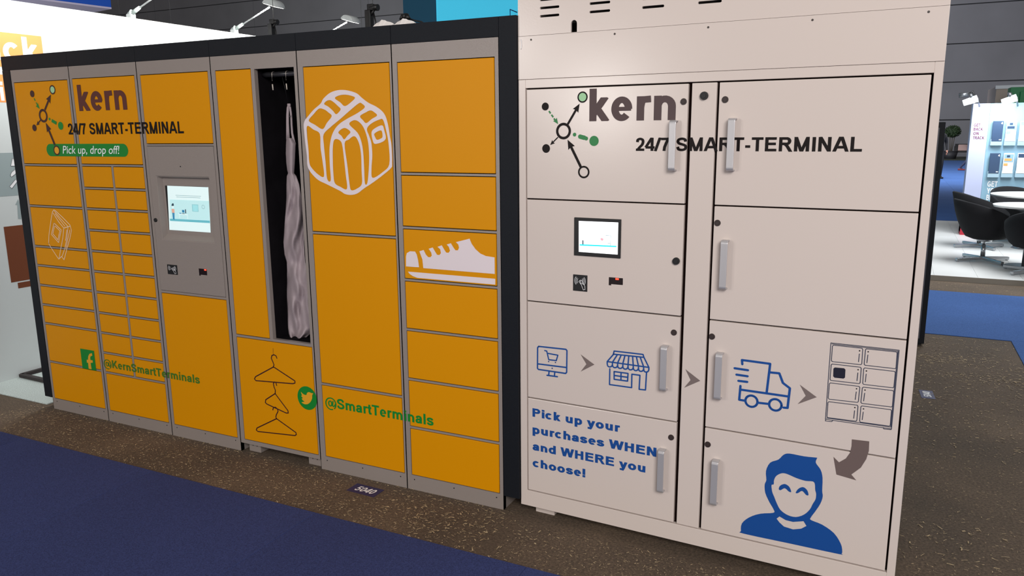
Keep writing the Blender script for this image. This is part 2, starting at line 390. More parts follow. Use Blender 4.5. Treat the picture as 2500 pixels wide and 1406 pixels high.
def carpet(name, rgb, rnd=.16):
    m = bpy.data.materials.new(name); m.use_nodes = True; nt = m.node_tree; n = nt.nodes; b = n['Principled BSDF']
    tc = n.new('ShaderNodeTexCoord'); oi = n.new('ShaderNodeObjectInfo')
    t = n.new('ShaderNodeTexNoise'); t.inputs['Scale'].default_value = 240; t.inputs['Detail'].default_value = 4
    t2 = n.new('ShaderNodeTexNoise'); t2.inputs['Scale'].default_value = 1.2; t2.inputs['Detail'].default_value = 3
    nt.links.new(tc.outputs['Object'], t.inputs['Vector']); nt.links.new(tc.outputs['Object'], t2.inputs['Vector'])
    c = lin(rgb)
    r = n.new('ShaderNodeValToRGB'); e = r.color_ramp.elements; e[0].position = .3; e[1].position = .72
    e[0].color = (*[v*.62 for v in c], 1); e[1].color = (*[v*1.4 for v in c], 1); nt.links.new(t.outputs['Fac'], r.inputs[0])
    ma = n.new('ShaderNodeMath'); ma.operation = 'MULTIPLY_ADD'; ma.inputs[1].default_value = rnd; ma.inputs[2].default_value = .94-rnd/2
    nt.links.new(oi.outputs['Random'], ma.inputs[0])
    mb = n.new('ShaderNodeMath'); mb.operation = 'MULTIPLY_ADD'; mb.inputs[1].default_value = .3; nt.links.new(t2.outputs['Fac'], mb.inputs[0]); nt.links.new(ma.outputs[0], mb.inputs[2])
    v = n.new('ShaderNodeMix'); v.data_type = 'RGBA'; v.blend_type = 'MULTIPLY'; v.inputs[0].default_value = 1
    nt.links.new(r.outputs[0], v.inputs[6]); nt.links.new(mb.outputs[0], v.inputs[7])
    nt.links.new(v.outputs[2], b.inputs['Base Color']); b.inputs['Roughness'].default_value = .95; b.inputs['Specular IOR Level'].default_value = .2
    bu = n.new('ShaderNodeBump'); bu.inputs['Strength'].default_value = .5; bu.inputs['Distance'].default_value = .002
    nt.links.new(t.outputs['Fac'], bu.inputs['Height']); nt.links.new(bu.outputs[0], b.inputs['Normal'])
    return m
CARP = carpet('navy_carpet', (52, 62, 107)); CARP2 = carpet('blue_carpet', (62, 92, 146), .03); CARPL = carpet('pale_carpet', (176, 186, 184))
def carpet_tiles(label, x0, x1, y0, y1, st, m, group=None, th=.006):
    root = empty('carpet', ((x0+x1)/2, (y0+y1)/2, 0), 0, label, 'carpet')
    nx = round((x1-x0)/st); ny = max(1, round((y1-y0)/2.0)); dx = (x1-x0)/nx; dy = (y1-y0)/ny
    bm = bmesh.new(); cube(bm, -dx/2+.0006, dx/2-.0006, -dy/2+.0006, dy/2-.0006, 0, th, .002, 1)
    first = obj('carpet_tile', bm, m, root)
    for i in range(nx):
        for j in range(ny):
            o = first if i == j == 0 else first.copy()
            if o is not first: COL.objects.link(o)
            o.parent = root; o.location = ((i+.5)*dx-(x1-x0)/2, (j+.5)*dy-(y1-y0)/2, 0)
    return root
carpet_tiles('navy blue carpet aisle in front of the yellow lockers', -4.79, 6.43, -4.38, -.38, 1.02, CARP)
carpet_tiles('brighter blue carpet strip right of the white cabinet, crossing to its platform', .2, 7.44, 4.15, 6.11, 7.24, CARP2)
carpet_tiles('blue carpet running away along the right frame edge', 5.44, 7.44, -.38, 4.15, 2.0, CARP2)
carpet_tiles('far blue carpet beyond the white platform', 1.0, 8.5, 12.75, 44.75, 2.5, CARP2)
tag(box('carpet', -6.0, -.10, .022, 7.0, 0, .008, CARPL, bev=.003), 'pale grey carpet under the white partition at far left', 'carpet')
tag(box('grass_mat', 1, 14, 44.5, 50.3, 0, .03, mat('dark_turf', (48, 54, 44), .95, var=.4, vscale=14)), 'dark green matting at foot of the hall wall', 'mat')

# straw lying on the asphalt (nobody could count it)
bm = bmesh.new()
def straw(n, x0, x1, y0, y1, big=1.):
    for _ in range(n):
        x, y = random.uniform(x0, x1), random.uniform(y0, y1)
        if 2.31 < x < 2.51 and -.17 < y < -.03: continue
        t = random.gauss(0, .9); l = random.uniform(.002, .009)*big*(2 if random.random() < .06 else 1); h = random.uniform(.0006, .0018)*big
        c, s = math.cos(t), math.sin(t); z = .0025
        v = [bm.verts.new((x+a*c-b*s, y+a*s+b*c, z+random.uniform(0, .002))) for a, b in ((-l, -h), (l, -h), (l*.8, h), (-l*.9, h))]
        bm.faces.new(v)
straw(2000, -.2, 3.14, -.375, -.002); straw(300, 3.2, 4.6, -.375, -.07); straw(2400, -.2, 3.14, -.375, -.002, .55); straw(1100, 3.2, 4.6, -.375, -.07, .55); straw(900, 4.65, 5.5, -.37, 1.6, .6); straw(500, 4.65, 5.5, -.37, 1.6); straw(900, 4.7, 5.43, 1.6, 4.1, 1.4); straw(110, 4.6, 5.9, 6.15, 6.7, 1.4)
for cx, cy, n in ((4.9, 3.4, 260), (5.3, 3.0, 260), (2.9, -.2, 120), (4.9, .5, 60)):
    for _ in range(n):
        straw(1, *(lambda x, y: (x, x+.001, y, y+.001))(random.gauss(cx, .25), random.gauss(cy, .08)), 1.6)
straw_m = mat('straw', (168, 148, 116), .8, var=.45, vscale=60)
tag(obj('straw', bm, straw_m), 'pale straw and chippings scattered over the brown asphalt', 'straw', kind='stuff')

# ------------------------------------------------------------------ yellow lockers
UX = [0, .5005, 1.0241, 1.5361, 2.0665, 2.5773, 3.084]
DEP = .55
def carcass(x0, x1, zb, openings, root, backing=True):
    """face frame with openings cut out of it, body behind; openings = [(x0,x1,z0,z1)] with door clearance"""
    bm = bmesh.new()
    xs = sorted({x0, x1} | {v for o in openings for v in o[:2]}); zs = sorted({zb, 2.0} | {v for o in openings for v in o[2:]})
    g = {}
    def V(x, y, z):
        k = (round(x, 5), y, round(z, 5))
        if k not in g: g[k] = bm.verts.new((x, y, z))
        return g[k]
    T = .022; cell = {}
    for i in range(len(xs)-1):
        for j in range(len(zs)-1):
            cx, cz = (xs[i]+xs[i+1])/2, (zs[j]+zs[j+1])/2
            cell[i, j] = not any(o[0] < cx < o[1] and o[2] < cz < o[3] for o in openings)
    for (i, j), s in cell.items():
        if not s: continue
        a, b, c, d = xs[i], xs[i+1], zs[j], zs[j+1]
        bm.faces.new((V(a, 0, c), V(b, 0, c), V(b, 0, d), V(a, 0, d)))
        for di, dj, q in ((-1, 0, ((a, c), (a, d))), (1, 0, ((b, d), (b, c))), (0, -1, ((b, c), (a, c))), (0, 1, ((a, d), (b, d)))):
            if not cell.get((i+di, j+dj), False):
                (p, r), (s2, t) = q; bm.faces.new((V(p, 0, r), V(s2, 0, t), V(s2, T, t), V(p, T, r)))
    cube(bm, x0, x0+.002, .0, DEP, zb, 2.0); cube(bm, x1-.002, x1, .0, DEP, zb, 2.0); cube(bm, x0, x1, T, DEP, 1.998, 2.0); cube(bm, x0, x1, DEP-.002, DEP, zb, 2.0)
    return obj('cabinet_frame', bm, GREY, root)
def door(x0, x1, z0, z1, root, m=YEL, name='door', y=-.001, t=.018, bev=.0018):
    return box(name, x0, x1, y, y+t, z0, z1, m, root, bev=bev)
def column(i, doors, label, zb=0., extra_open=()):
    g = .0034
    a, b = UX[i]+.0006, UX[i+1]-.0006
    root = empty('parcel_locker', ((a+b)/2, DEP/2, 0), 0, label, 'locker', 'yellow locker columns')
    root.location = (0, 0, 0)
    ops = list(doors)+list(extra_open)
    carcass(a, b, zb, ops, root)
    for (p, q, r, s) in doors: door(p+g, q-g, r+g, s-g, root)
    if i == 2: box('liner', a+.004, b-.004, .0175, .03, .05, .82, GAP, root); box('liner', a+.004, b-.004, .0175, .03, 1.585, 1.95, GAP, root)
    elif not extra_open: box('liner', a+.004, b-.004, .0175, .03, .05, 1.95, GAP, root)
    if zb == 0:
        for k in (.08, .5, .93):
            bm = bmesh.new(); cyl(bm, (a+(b-a)*k, -.0012, .052), (a+(b-a)*k, .003, .052), .0028, seg=10); obj('screw', bm, BLACK, root)
    return root
def rows(x0, x1, zs, gap=.0045): return [(x0, x1, b+gap, a-gap) for a, b in zip(zs, zs[1:])]
z10 = [1.479, 1.354, 1.241, 1.123, 1.006, .890, .771, .652, .535, .417, .299]
C1 = column(0, rows(.0205, .482, [1.938, 1.476, 1.241, 1.005, .891, .773, .655, .540, .302, .064]), 'leftmost yellow locker column, nine full-width doors, node emblem above a book outline')
C2 = column(1, rows(.520, 1.005, [1.941, 1.479])+rows(.520, .758, z10)+rows(.771, 1.005, z10)+rows(.520, 1.005, [.299, .063]),
            'second yellow locker column, two stacks of small letterbox-size doors under dark word lettering')
C3 = column(2, [(1.046, 1.516, 1.591, 1.936), (1.046, 1.516, .067, .8125), (1.046, 1.516, .8245, 1.582)], 'third yellow locker column with grey control panel and lit touch screen')
C4 = column(3, [(1.564, 1.790, .637, 1.936), (1.564, 2.055, .069, .626)], 'fourth yellow locker column with tall open compartment and coat-hanger prints', .048, [(1.8105, 2.047, .639, 1.932)])
C5 = column(4, rows(2.0985, 2.566, [1.935, 1.184, .4475, .067]), 'fifth yellow locker column with big backpack outline on its upper door')
C6 = column(5, rows(2.603, 3.065, [1.932, 1.4635, 1.231, .9985, .772, .5395, .3085, .068]), 'rightmost yellow locker column, seven doors, pale sneaker print on third door')
for r_, (a, b) in zip((C1, C2, C3, C4, C5, C6), zip(UX, UX[1:])):     # origin of each thing at its base
    off = Vector(((a+b)/2, DEP/2, 0)); r_.location = off
    for c in r_.children: c.location = -off
def on(root):           # parent for a piece given in world coordinates
    return root
def addto(root, o):
    o.parent = root; o.location = -Vector(root.location) if not root.get('rot') else o.location; return o
# remove the third "door" look: control panel is rebuilt below
for c in [c for c in C3.children if c.name.startswith('door')]:
    zs = [v.co.z for v in c.data.vertices]
    if min(zs) > .8 and max(zs) < 1.59: bpy.data.objects.remove(c)

DY = -.0022
# control panel with sloped screen recess
bm = bmesh.new()
X0, X1, Z0, Z1 = 1.0485, 1.5135, .827, 1.5795
rx0, rz1 = YP(381.5, 430); rx1, _ = YP(510, 433); _, rz0 = YP(396, 583); rz0 = min(rz0, YP(522, 593)[1])
sx0, sz1 = YP(405, 453, .026); sx1, sz0 = YP(514.7, 567, .026)
sx0b, _ = YP(410.6, 561, .026); sx0 = (sx0+sx0b)/2
outer = [(X0, Z0), (X1, Z0), (X1, Z1), (X0, Z1)]; hole = [(rx0, rz0), (rx1, rz0), (rx1, rz1), (rx0, rz1)]
inner = [(rx0+.012, sz0-.022), (rx1-.002, sz0-.022), (rx1-.002, rz1-.012), (rx0+.012, rz1-.012)]
vo = [bm.verts.new((a, -.001, b)) for a, b in outer]; vb = [bm.verts.new((a, .017, b)) for a, b in outer]
vh = [bm.verts.new((a, -.001, b)) for a, b in hole]; vi = [bm.verts.new((a, .027, b)) for a, b in inner]
for i in range(4):
    j = (i+1) % 4
    bm.faces.new((vo[i], vo[j], vh[j], vh[i])); bm.faces.new((vh[i], vh[j], vi[j], vi[i])); bm.faces.new((vb[i], vb[j], vo[j], vo[i]))
bm.faces.new(vi)
es = [e for e in bm.edges if (e.verts[0] in vh and e.verts[1] in vh) or (e.verts[0] in vh and e.verts[1] in vi)]
bmesh.ops.bevel(bm, geom=es, offset=.003, segments=3, affect='EDGES')
panel = addto(C3, obj('control_panel', bm, GREY, C3))
def emis(name, rgb, s=1.): return mat(name, rgb, .3, emit=s)
SC_W = emis('screen_white', (206, 226, 226), .62); SC_B = emis('screen_pale_blue', (176, 214, 216), .62); SC_T = emis('screen_teal', (96, 170, 182), .6)
SC_D = emis('screen_dark', (50, 70, 84), .45); SC_S = emis('screen_skin', (206, 158, 140), .6); SC_J = emis('screen_blue', (46, 120, 160), .6); SC_G = emis('screen_grey', (128, 160, 164), .5)
def sub(o, p): o.parent = p; return o
disp = box('display', sx0, sx1, .0262, .0275, sz0, sz1, BLACK, panel)
def scr(name, pts, m, y=.0255):
    return fill(name, [[YP(a, b, y) for a, b in pts]], m, panel, y)
K = lambda *p: crop(0, 350, 4.018, p)
g1 = fill('screen_image', [[YP(*p, .0258) for p in K((1640, 415), (2043, 430), (2067, 875), (1662, 848))]], SC_W, panel, .0258)
for pts, m in (([(1664, 550), (2050, 565), (2058, 755), (1672, 738)], SC_B), ([(1666, 738), (2058, 757), (2060, 782), (1668, 760)], SC_T),
               ([(1882, 597), (1944, 600), (1948, 672), (1886, 668)], SC_G), ([(1890, 604), (1938, 607), (1941, 666), (1893, 662)], SC_B),
               ([(1750, 688), (1842, 696), (1842, 704), (1750, 696)], SC_W), ([(1785, 652), (1808, 654), (1810, 680), (1787, 677)], SC_J), ([(1815, 646), (1824, 647), (1827, 688), (1817, 686)], SC_D), ([(1760, 680), (1780, 682), (1780, 690), (1760, 688)], SC_J), ([(1786, 684), (1812, 686), (1812, 692), (1786, 690)], SC_D),
               ([(1756, 700), (1760, 700), (1764, 730), (1759, 730)], SC_W), ([(1836, 705), (1840, 705), (1845, 742), (1840, 742)], SC_W),
               ([(1690, 680), (1702, 680), (1706, 745), (1697, 745)], SC_J), ([(1703, 680), (1712, 682), (1713, 748), (1706, 748)], SC_J),
               ([(1682, 642), (1710, 642), (1714, 682), (1688, 682)], SC_S), ([(1686, 612), (1704, 612), (1704, 636), (1688, 636)], SC_W),
               ([(1682, 604), (1690, 588), (1702, 588), (1706, 604), (1704, 614), (1684, 614)], SC_D),
               ([(1722, 507), (1972, 517), (1972, 521), (1722, 511)], SC_G), ([(1730, 523), (1966, 533), (1966, 537), (1730, 527)], SC_G)):
    fill('screen_image', [[YP(*p, .0254) for p in K(*pts)]], m, panel, .0252 if m in (SC_W, SC_J, SC_S, SC_D) else .0254)
cx, cz = YP(*K((1993, 624))[0], .025)
fill('screen_image', [circ(cx, cz, .0105, 20), circ(cx, cz, .0085, 20)], SC_G, panel, .0252)
def round_lock(name, x, z, r, y, parent, t=.006, m=BLACK):
    bm = bmesh.new(); cyl(bm, (x, y-t, z), (x, y+.001, z), r*.93, r, 24); cyl(bm, (x, y-t-.0012, z), (x, y-t, z), r*.55, r*.6, 20)
    return obj(name, bm, m, parent)
x, z = YP(381, 537); round_lock('lock', x, z, .0105, -.001, panel)
x, z = YP(441, 406.5); bm = bmesh.new(); cyl(bm, (x, -.0018, z), (x, .002, z), .0035, seg=12); obj('camera_hole', bm, BLACK, panel)

def card_reader(x0, x1, z0, z1, y, parent):
    b = box('card_reader', x0, x1, y-.002, y+.003, z0, z1, BLACK, parent, bev=.0015)
    cx, cz, w, h = (x0+x1)/2, (z0+z1)/2, x1-x0, z1-z0
    L = []
    for sgn in (-1, 1):
        for r in (.20, .29, .38):
            L.append([(cx+sgn*(r*w)*math.cos(math.radians(t)), cz+h*.14+r*h*.9*math.sin(math.radians(t))) for t in range(-42, 43, 14)])
    card = [(.02, .12), (.12, .18), (.34, -.16), (.36, -.36), (.24, -.40), (.10, -.10), (.02, .12)]
    L.append([(cx+a*w, cz+b_*h) for a, b_ in card]); L.append([(cx+a*w, cz+b_*h) for a, b_ in ((.12, .0), (.24, -.06))]); L.append([(cx+a*w, cz+b_*h) for a, b_ in ((.06, -.06), (-.08, .10), (.04, .2))])
    o = strokes('card_symbol', L, .0016, PAPER, parent, y-.0026)
    return b
RED = mat('red_scanner_light', (255, 60, 40), .3, emit=3.)
def scanner(x0, x1, z0, z1, y, parent, lx):
    bm = bmesh.new(); cube(bm, x0, x1, y-.0008, y+.012, z0, z1, .001); cube(bm, x0, x0+.010, y-.0008, y+.01, z0-.005, z0+.002, .0005)
    o = obj('scanner_window', bm, mat('scanner_black', (26, 12, 14), .3), parent)
    box('scanner_light', lx, lx+.013, y-.003, y-.0005, z1-.008, z1-.0015, RED, parent, bev=.001)
a = YP(408.5, 645); b = YP(435, 671); card_reader(a[0], b[0], b[1]+.0, a[1], -.001, panel)
a = YP(485.5, 655); b = YP(506.5, 672); scanner(a[0], b[0], b[1], a[1], -.001, panel, b[0]-.016)

# open compartment: lining, rail, hooks
ox0, ox1, oz0, oz1 = 1.8105, 2.047, .639, 1.932
bm = bmesh.new()
def q(*v): bm.faces.new([bm.verts.new(p) for p in v])
D2 = .42
cube(bm, ox0-.004, ox0, .022, D2, oz0, oz1); cube(bm, ox1, ox1+.004, .022, D2, oz0, oz1); cube(bm, ox0, ox1, .022, D2, oz0-.004, oz0); cube(bm, ox0, ox1, .022, D2, oz1, oz1+.004); cube(bm, ox0, ox1, D2, D2+.004, oz0, oz1)
addto(C4, obj('compartment', bm, INNER, C4))
addto(C4, box('liner', 1.545, 1.807, .0175, .03, .07, 1.95, GAP, C4)); addto(C4, box('liner', 1.545, 2.062, .0175, .03, .055, .633, GAP, C4))
bm = bmesh.new(); za = YP(668, 181, .045)[1]; cyl(bm, (ox0, .058, za), (ox1, .058, za), .012); addto(C4, obj('rail', bm, mat('dark_rail', (70, 70, 74), .35, metal=.5), C4))
for px in (627, 664, 698):
    x = YP(px, 190, .045)[0]; bm = bmesh.new()
    tube(bm, [(x, .058+.013*math.cos(t), za+.013*math.sin(t)) for t in [math.radians(d) for d in range(-60, 200, 20)]]+[(x, .045, za-.03)], .0016, 6)
    cyl(bm, (x+.002, .045, za-.072), (x, .045, za-.045), .0028, seg=8)
    addto(C4, obj('hook', bm, mat('pale_hook', (206, 196, 184), .4), C4))
for (a, b) in ((1.573, 1.652), (1.971, 2.052)):
    bm = bmesh.new(); cube(bm, a, b, .02, .09, 0, .048, .003); f = addto(C4, obj('foot', bm, GREY, C4))
    for k in (.35, .7):
        x = a+(b-a)*k; bm = bmesh.new(); cyl(bm, (x, .0188, .034), (x, .023, .034), .0025, seg=8); s_ = obj('screw', bm, BLACK, f)
    bm = bmesh.new(); cube(bm, a, b, .42, .49, 0, .048, .003); addto(C4, obj('foot', bm, GREY, C4))

# garment hanging in the open compartment
def garment():
    root = empty('dress', (1.95, .1, oz0), 0, 'crumpled lilac-grey sleeveless dress hanging inside the open locker compartment', 'clothing')
    yb = .085
    prof = [(337, 699, 714), (352, 698, 722), (375, 697.5, 721), (400, 699, 720), (415, 701, 719), (423, 703, 718.5), (430, 700, 724), (450, 699, 731), (480, 699, 737),
            (520, 697, 740), (560, 693.5, 742), (590, 692, 741), (620, 694, 742), (640, 700, 744), (660, 701, 750), (700, 700, 756), (740, 700.5, 760), (770, 702, 763), (800, 703, 764), (815, 705, 758), (826, 709, 744)]
    R = []
    for k in range(len(prof)-1):
        for j in range(4):
            t = j/4; R.append([prof[k][i]*(1-t)+prof[k+1][i]*t for i in range(3)])
    R.append(list(prof[-1]))
    n = 26; bm = bmesh.new(); G = []
    rnd = random.Random(3)
    for r_i, (y, l, r) in enumerate(R):
        row = []
        s = max(0, min(1, (y-425)/90)); v = (y-337)/490
        for i in range(n):
            u = i/(n-1); x = l+(r-l)*u
            fold = s*(.014*math.sin(u*9+v*11)+.004*math.sin(u*21-v*17+1)*(.4+math.sin(v*9))+.014*math.sin(v*17+u*7)*math.exp(-((v-.55)/.25)**2)+.012*math.sin(v*30-u*11)*max(0, v-.35)+.006*math.sin(v*47+u*13))
            pinch = .018*math.exp(-((v-.62)/.035)**2-((u-.55)/.25)**2)+.016*math.exp(-((v-.83)/.04)**2-((u-.7)/.2)**2)
            dy = -.022*math.sin(math.pi*u)+fold+pinch
            P = at(x, y, yb+dy); row.append(bm.verts.new(P-Vector(root.location)))
        G.append(row)
    for A, B in zip(G, G[1:]):
        for i in range(n-1): bm.faces.new((A[i], A[i+1], B[i+1], B[i]))
    m = mat('lilac_cloth', (160, 146, 150), .6, bump=.15, bscale=40, var=.12, vscale=10)
    o = obj('skirt', bm, m, root, smooth=True)
    md = o.modifiers.new('thick', 'SOLIDIFY'); md.thickness = .003
    # shoulder loop hanging from a small hook
    def strap(pts, w):
        bm = bmesh.new(); L = [at(a, b, yb) for a, b in pts]; prev = None
        for i, p in enumerate(L):
            ww = w*(1+.7*(i/(len(L)-1))**3)
            a = bm.verts.new(p-Vector(root.location)+Vector((-ww/2, -.002, 0))); b = bm.verts.new(p-Vector(root.location)+Vector((ww/2, .004, 0)))
            if prev: bm.faces.new((prev[0], prev[1], b, a))
            prev = (a, b)
        o = obj('strap', bm, m, root, smooth=True); md = o.modifiers.new('thick', 'SOLIDIFY'); md.thickness = .003
    strap([(705.5, 256), (703, 262), (702, 280), (702, 300), (702.5, 320), (703, 340)], .010)
    strap([(705.5, 256), (708, 262), (710, 276), (711, 290), (711.5, 305), (713, 325), (716, 340), (719, 352)], .006)
    c = at(705.5, 257, yb)-Vector(root.location); bm = bmesh.new(); cube(bm, c.x-.009, c.x+.009, c.y-.003, c.y+.003, c.z-.006, c.z+.008, .003); obj('strap', bm, m, root)
    c = at(708, 282, yb-.01)-Vector(root.location); bm = bmesh.new(); tube(bm, [c+Vector((.006*math.cos(t), 0, .006*math.sin(t))) for t in [math.radians(d) for d in range(150, 400, 25)]], .0012, 6)
    obj('wire_hook', bm, mat('dark_rail', (0, 0, 0)), root)
    cz = [at(703, 254, yb), Vector((1.93, .058, za))]
    bm = bmesh.new(); tube(bm, [cz[0]-Vector(root.location), (cz[0]*.5+Vector((cz[1].x, .06, za-.02))*.5)-Vector(root.location), Vector((cz[0].x, .058, za-.014))-Vector(root.location)], .001, 6)
    obj('hanging_cord', bm, BLACK, root)
garment()

# surround
SUR = empty('surround_frame', (1.55, .28, 0), 0, 'anthracite casing framing the top and both ends of the yellow locker row', 'casing')
def sur(name, *a, **k):
    o = box(name, *a, ANTH, SUR, **k); o.location = -Vector(SUR.location)
for i in range(6):
    sur('fascia_panel', UX[i]-(.066 if i == 0 else -.0008), UX[i+1]-.0008, -.002, DEP+.02, 2.001, 2.077, bev=.0015)
sur('side_panel', -.068, -.001, -.002, DEP+.02, .071, 2.0005, bev=.0015)
sur('side_panel', 3.0845, 3.1605, -.002, DEP+.02, .068, 2.077, bev=.0015)

# black foot bracket behind the left end
root = empty('floor_bracket', (-.5, .3, 0), 0, 'black angled steel foot bracket on the floor left of the yellow lockers', 'bracket')
pts = [ground(x, y) for x, y in ((118, 905), (53, 923), (118, 938))]
bm = bmesh.new(); 
for a, b in ((pts[0], pts[1]), (pts[1], pts[2])):
    d = (b-a).normalized(); n_ = Vector((-d.y, d.x, 0))*.016
    vs = [bm.verts.new(p-Vector(root.location)+Vector((0, 0, .012+z))) for z in (0, .02) for p in (a-n_, b-n_, b+n_, a+n_)]
    for f in ((0, 1, 2, 3), (4, 5, 6, 7), (0, 1, 5, 4), (1, 2, 6, 5), (2, 3, 7, 6), (3, 0, 4, 7)): bm.faces.new([vs[k] for k in f])
obj('bar', bm, mat('worn_black_steel', (44, 34, 34), .6, var=.3, vscale=20), root)

# ------------------------------------------------------------------ prints on the yellow lockers
def Yp(pts): return [YP(*p) for p in pts]
def yfill(root, name, loops, m, y=DY): return addto(root, fill(name, loops, m, root, y))
def ystroke(root, name, lines, wd, m, y=DY): return addto(root, strokes(name, lines, wd, m, root, y))
def arrow(bm, a, b, wd, head, P):
    a, b = Vector(a), Vector(b); d = (b-a).normalized(); n_ = Vector((-d.y, d.x)); e = b-d*head
    for pts in ((a+n_*wd/2, e+n_*wd/2, e-n_*wd/2, a-n_*wd/2), (b, e-d*head*.15+n_*head*.5, e, e-d*head*.15-n_*head*.5)):
        bm.faces.new([bm.verts.new(P(*p)) for p in pts])
def node_logo(root, f, k, m, mg, ml, y, spots, arrows, dash, blobs, ysc=1):
    """spots: (px, py, r, r_in, filled) ; all radii in metres"""
    P = lambda u, v: Vector((u, y, v))
    for px, py, r, mm in spots['disc']:
        bm = bmesh.new(); yy = y+(.0002 if mm in ('pale', 'amber') else 0); disc(bm, *f(px, py), r, yy, 32)
        yield obj('emblem_dot', bm, dict(dark=m, green=mg, pale=ml, amber=YEL_P)[mm], root, fix=False)
    for a, b, wd, hd in arrows:
        bm = bmesh.new(); arrow(bm, f(*a), f(*b), wd, hd, P); yield obj('emblem_arrow', bm, m, root, fix=False)
    for px, py, r, ri in spots['ring']:
        yield fill('emblem_ring', [circ(*f(px, py), r), circ(*f(px, py), ri)], m, root, y-.0001)
    for a, b, wd in dash:
        a, b = Vector(f(*a)), Vector(f(*b)); d = (b-a).normalized(); n_ = Vector((-d.y, d.x))*wd/2; bm = bmesh.new()
        bm.faces.new([bm.verts.new(P(*p)) for p in (a+n_, b+n_, b-n_, a-n_)]); yield obj('emblem_dash', bm, mg, root, fix=False)
    for a, b, wd, hd in blobs:
        bm = bmesh.new(); arrow(bm, f(*a), f(*b), wd, hd, P); yield obj('emblem_arrow', bm, mg, root, fix=False)
rr = .0135
# slogan pill first, emblem over it
pa = YP(114.5, 367); pb = YP(313.5, 366); zt = YP(200, 351)[1]; zb = YP(200, 382)[1]
pill = rrect(pa[0], zb, pb[0], zt, .035)
for root, lo, hi in ((C1, -1, UX[1]), (C2, UX[1], 9)):
    cu = bpy.data.curves.new('p', 'CURVE'); cu.dimensions = '2D'; cu.fill_mode = 'BOTH'; sp = cu.splines.new('POLY'); sp.points.add(len(pill)-1); sp.use_cyclic_u = True
    for p, (a, b) in zip(sp.points, pill): p.co = (a, b, 0, 1)
    addto(root, from_curve('slogan_band', cu, GREEN, root, -.0018, cut=(lo, hi)))
    addto(root, script_text('lettering', 'Pick up, drop off!', YP(154, 370)[0], YP(291, 370)[0], YP(200, 375)[1], YP(200, 356)[1], PAPER, root, -.0024, 'P', .004, cut=(lo, hi), shear=.22))
for o in node_logo(C1, YP, 1, INK_Y, GREEN, GREEN_L, -.0026,
        dict(disc=[(79.5, 229, .0185, 'dark'), (85, 312, .0185, 'dark'), (149, 307, .0215, 'green'), (129, 219, .019, 'pale'), (139.5, 367, .020, 'amber')],
             ring=[(129, 219, .0245, .0175), (106.5, 282.5, .037, .0245), (139.5, 367, .027, .0195)]),
        [((110.5, 268), (125, 231), .013, .040), ((135, 354), (112.5, 299), .015, .044), ((101, 292), (90, 306), .007, .024)],
        [((84, 240), (87, 246), .007), ((89, 250), (92, 256), .007), ((127, 294), (139, 301), .018)], [((92, 257), (98, 266), .001, .028)], []): addto(C1, o)
x, z = YP(122, 290.5); bm = bmesh.new(); disc(bm, x, z, .0075, -.0026, 16); addto(C1, obj('emblem_dot', bm, GREEN, C1, fix=False))
kb = YP(200, 271)[1]; kt = YP(193, 207)[1]
addto(C2, text('lettering', 'kern', YP(196, 270)[0]-.004, YP(313, 269)[0]-.002, kb, kt, BROWN_Y, C2, DY, 'k', .024, wgt=.235))
sl, sr = YP(168, 320)[0], YP(449.5, 320)[0]; sb = YP(300, 327)[1]; st = YP(300, 299)[1]
for root, lo, hi in ((C1, -1, UX[1]), (C2, UX[1]+.001, UX[2]-.001), (C3, UX[2], 9)):
    addto(root, text('lettering', '24/7 SMART-TERMINAL', sl, sr, sb, st, INK, root, DY, 'H', .016, cut=(lo, hi)))
# book outline
K1 = lambda *p: Yp(crop(0, 350, 4.018, p))
ystroke(C1, 'book_print', [K1((480, 980), (484, 900), (503, 760), (518, 672), (532, 652), (550, 662), (620, 728), (690, 800), (705, 852), (690, 930), (662, 1030), (632, 1142), (608, 1108), (580, 1135), (556, 1100), (510, 1030), (480, 980)),
    K1((524, 682), (580, 770), (630, 830), (620, 930), (597, 1050), (583, 1128)), K1((630, 830), (690, 812)), K1((538, 664), (600, 738), (672, 815), (660, 930), (640, 1030), (615, 1105)),
    K1((545, 690), (600, 760), (640, 812)), K1((660, 850), (648, 950)), K1((690, 850), (665, 960), (650, 1040))], .0046, CREAM)
ystroke(C1, 'book_print', [K1((534, 780), (605, 850), (578, 972), (508, 892), (534, 780)), K1((540, 806), (592, 858), (572, 945), (522, 886), (540, 806))], .0046, CREAM)
# square emblem with f and both handles
K3 = lambda *p: Yp(crop(0, 700, 4.018, p))
sq = K3((790, 603), (925, 628), (947, 822), (812, 798))
xs = [p[0] for p in sq]; fx0, fx1 = (xs[0]+xs[3])/2, (xs[1]+xs[2])/2; fz1 = (sq[0][1]+sq[1][1])/2; fz0 = (sq[2][1]+sq[3][1])/2
yfill(C1, 'square_emblem', [[(fx0, fz0), (min(fx1, UX[1]-.001), fz0), (min(fx1, UX[1]-.001), fz1), (fx0, fz1)]], GREEN)
yfill(C1, 'square_emblem', [K3((874, 802), (868, 745), (856, 742), (854, 714), (867, 715), (869, 680), (882, 656), (906, 650), (909, 675), (894, 680), (889, 692), (891, 717), (913, 720), (915, 744), (893, 745), (903, 808))], YEL_P, -.0026)
xl, xr = YP(254, 888)[0], YP(488.5, 930)[0]; zb = YP(488, 938)[1]; zt = YP(476.5, 915)[1]
zb = (zb+YP(277, 897)[1])/2; zt = (zt+YP(273, 878.5)[1])/2
for root, lo, hi in ((C2, -1, UX[2]-.001), (C3, UX[2], 9)):
    addto(root, text('lettering', '@KernSmartTerminals', xl, xr, zb, zt, GREEN_T, root, DY, 'K', .012, cut=(lo, hi)))
KT = lambda *p: Yp(crop(550, 850, 3.515, p))
bc = YP(750.6, 971.5); br = .0605
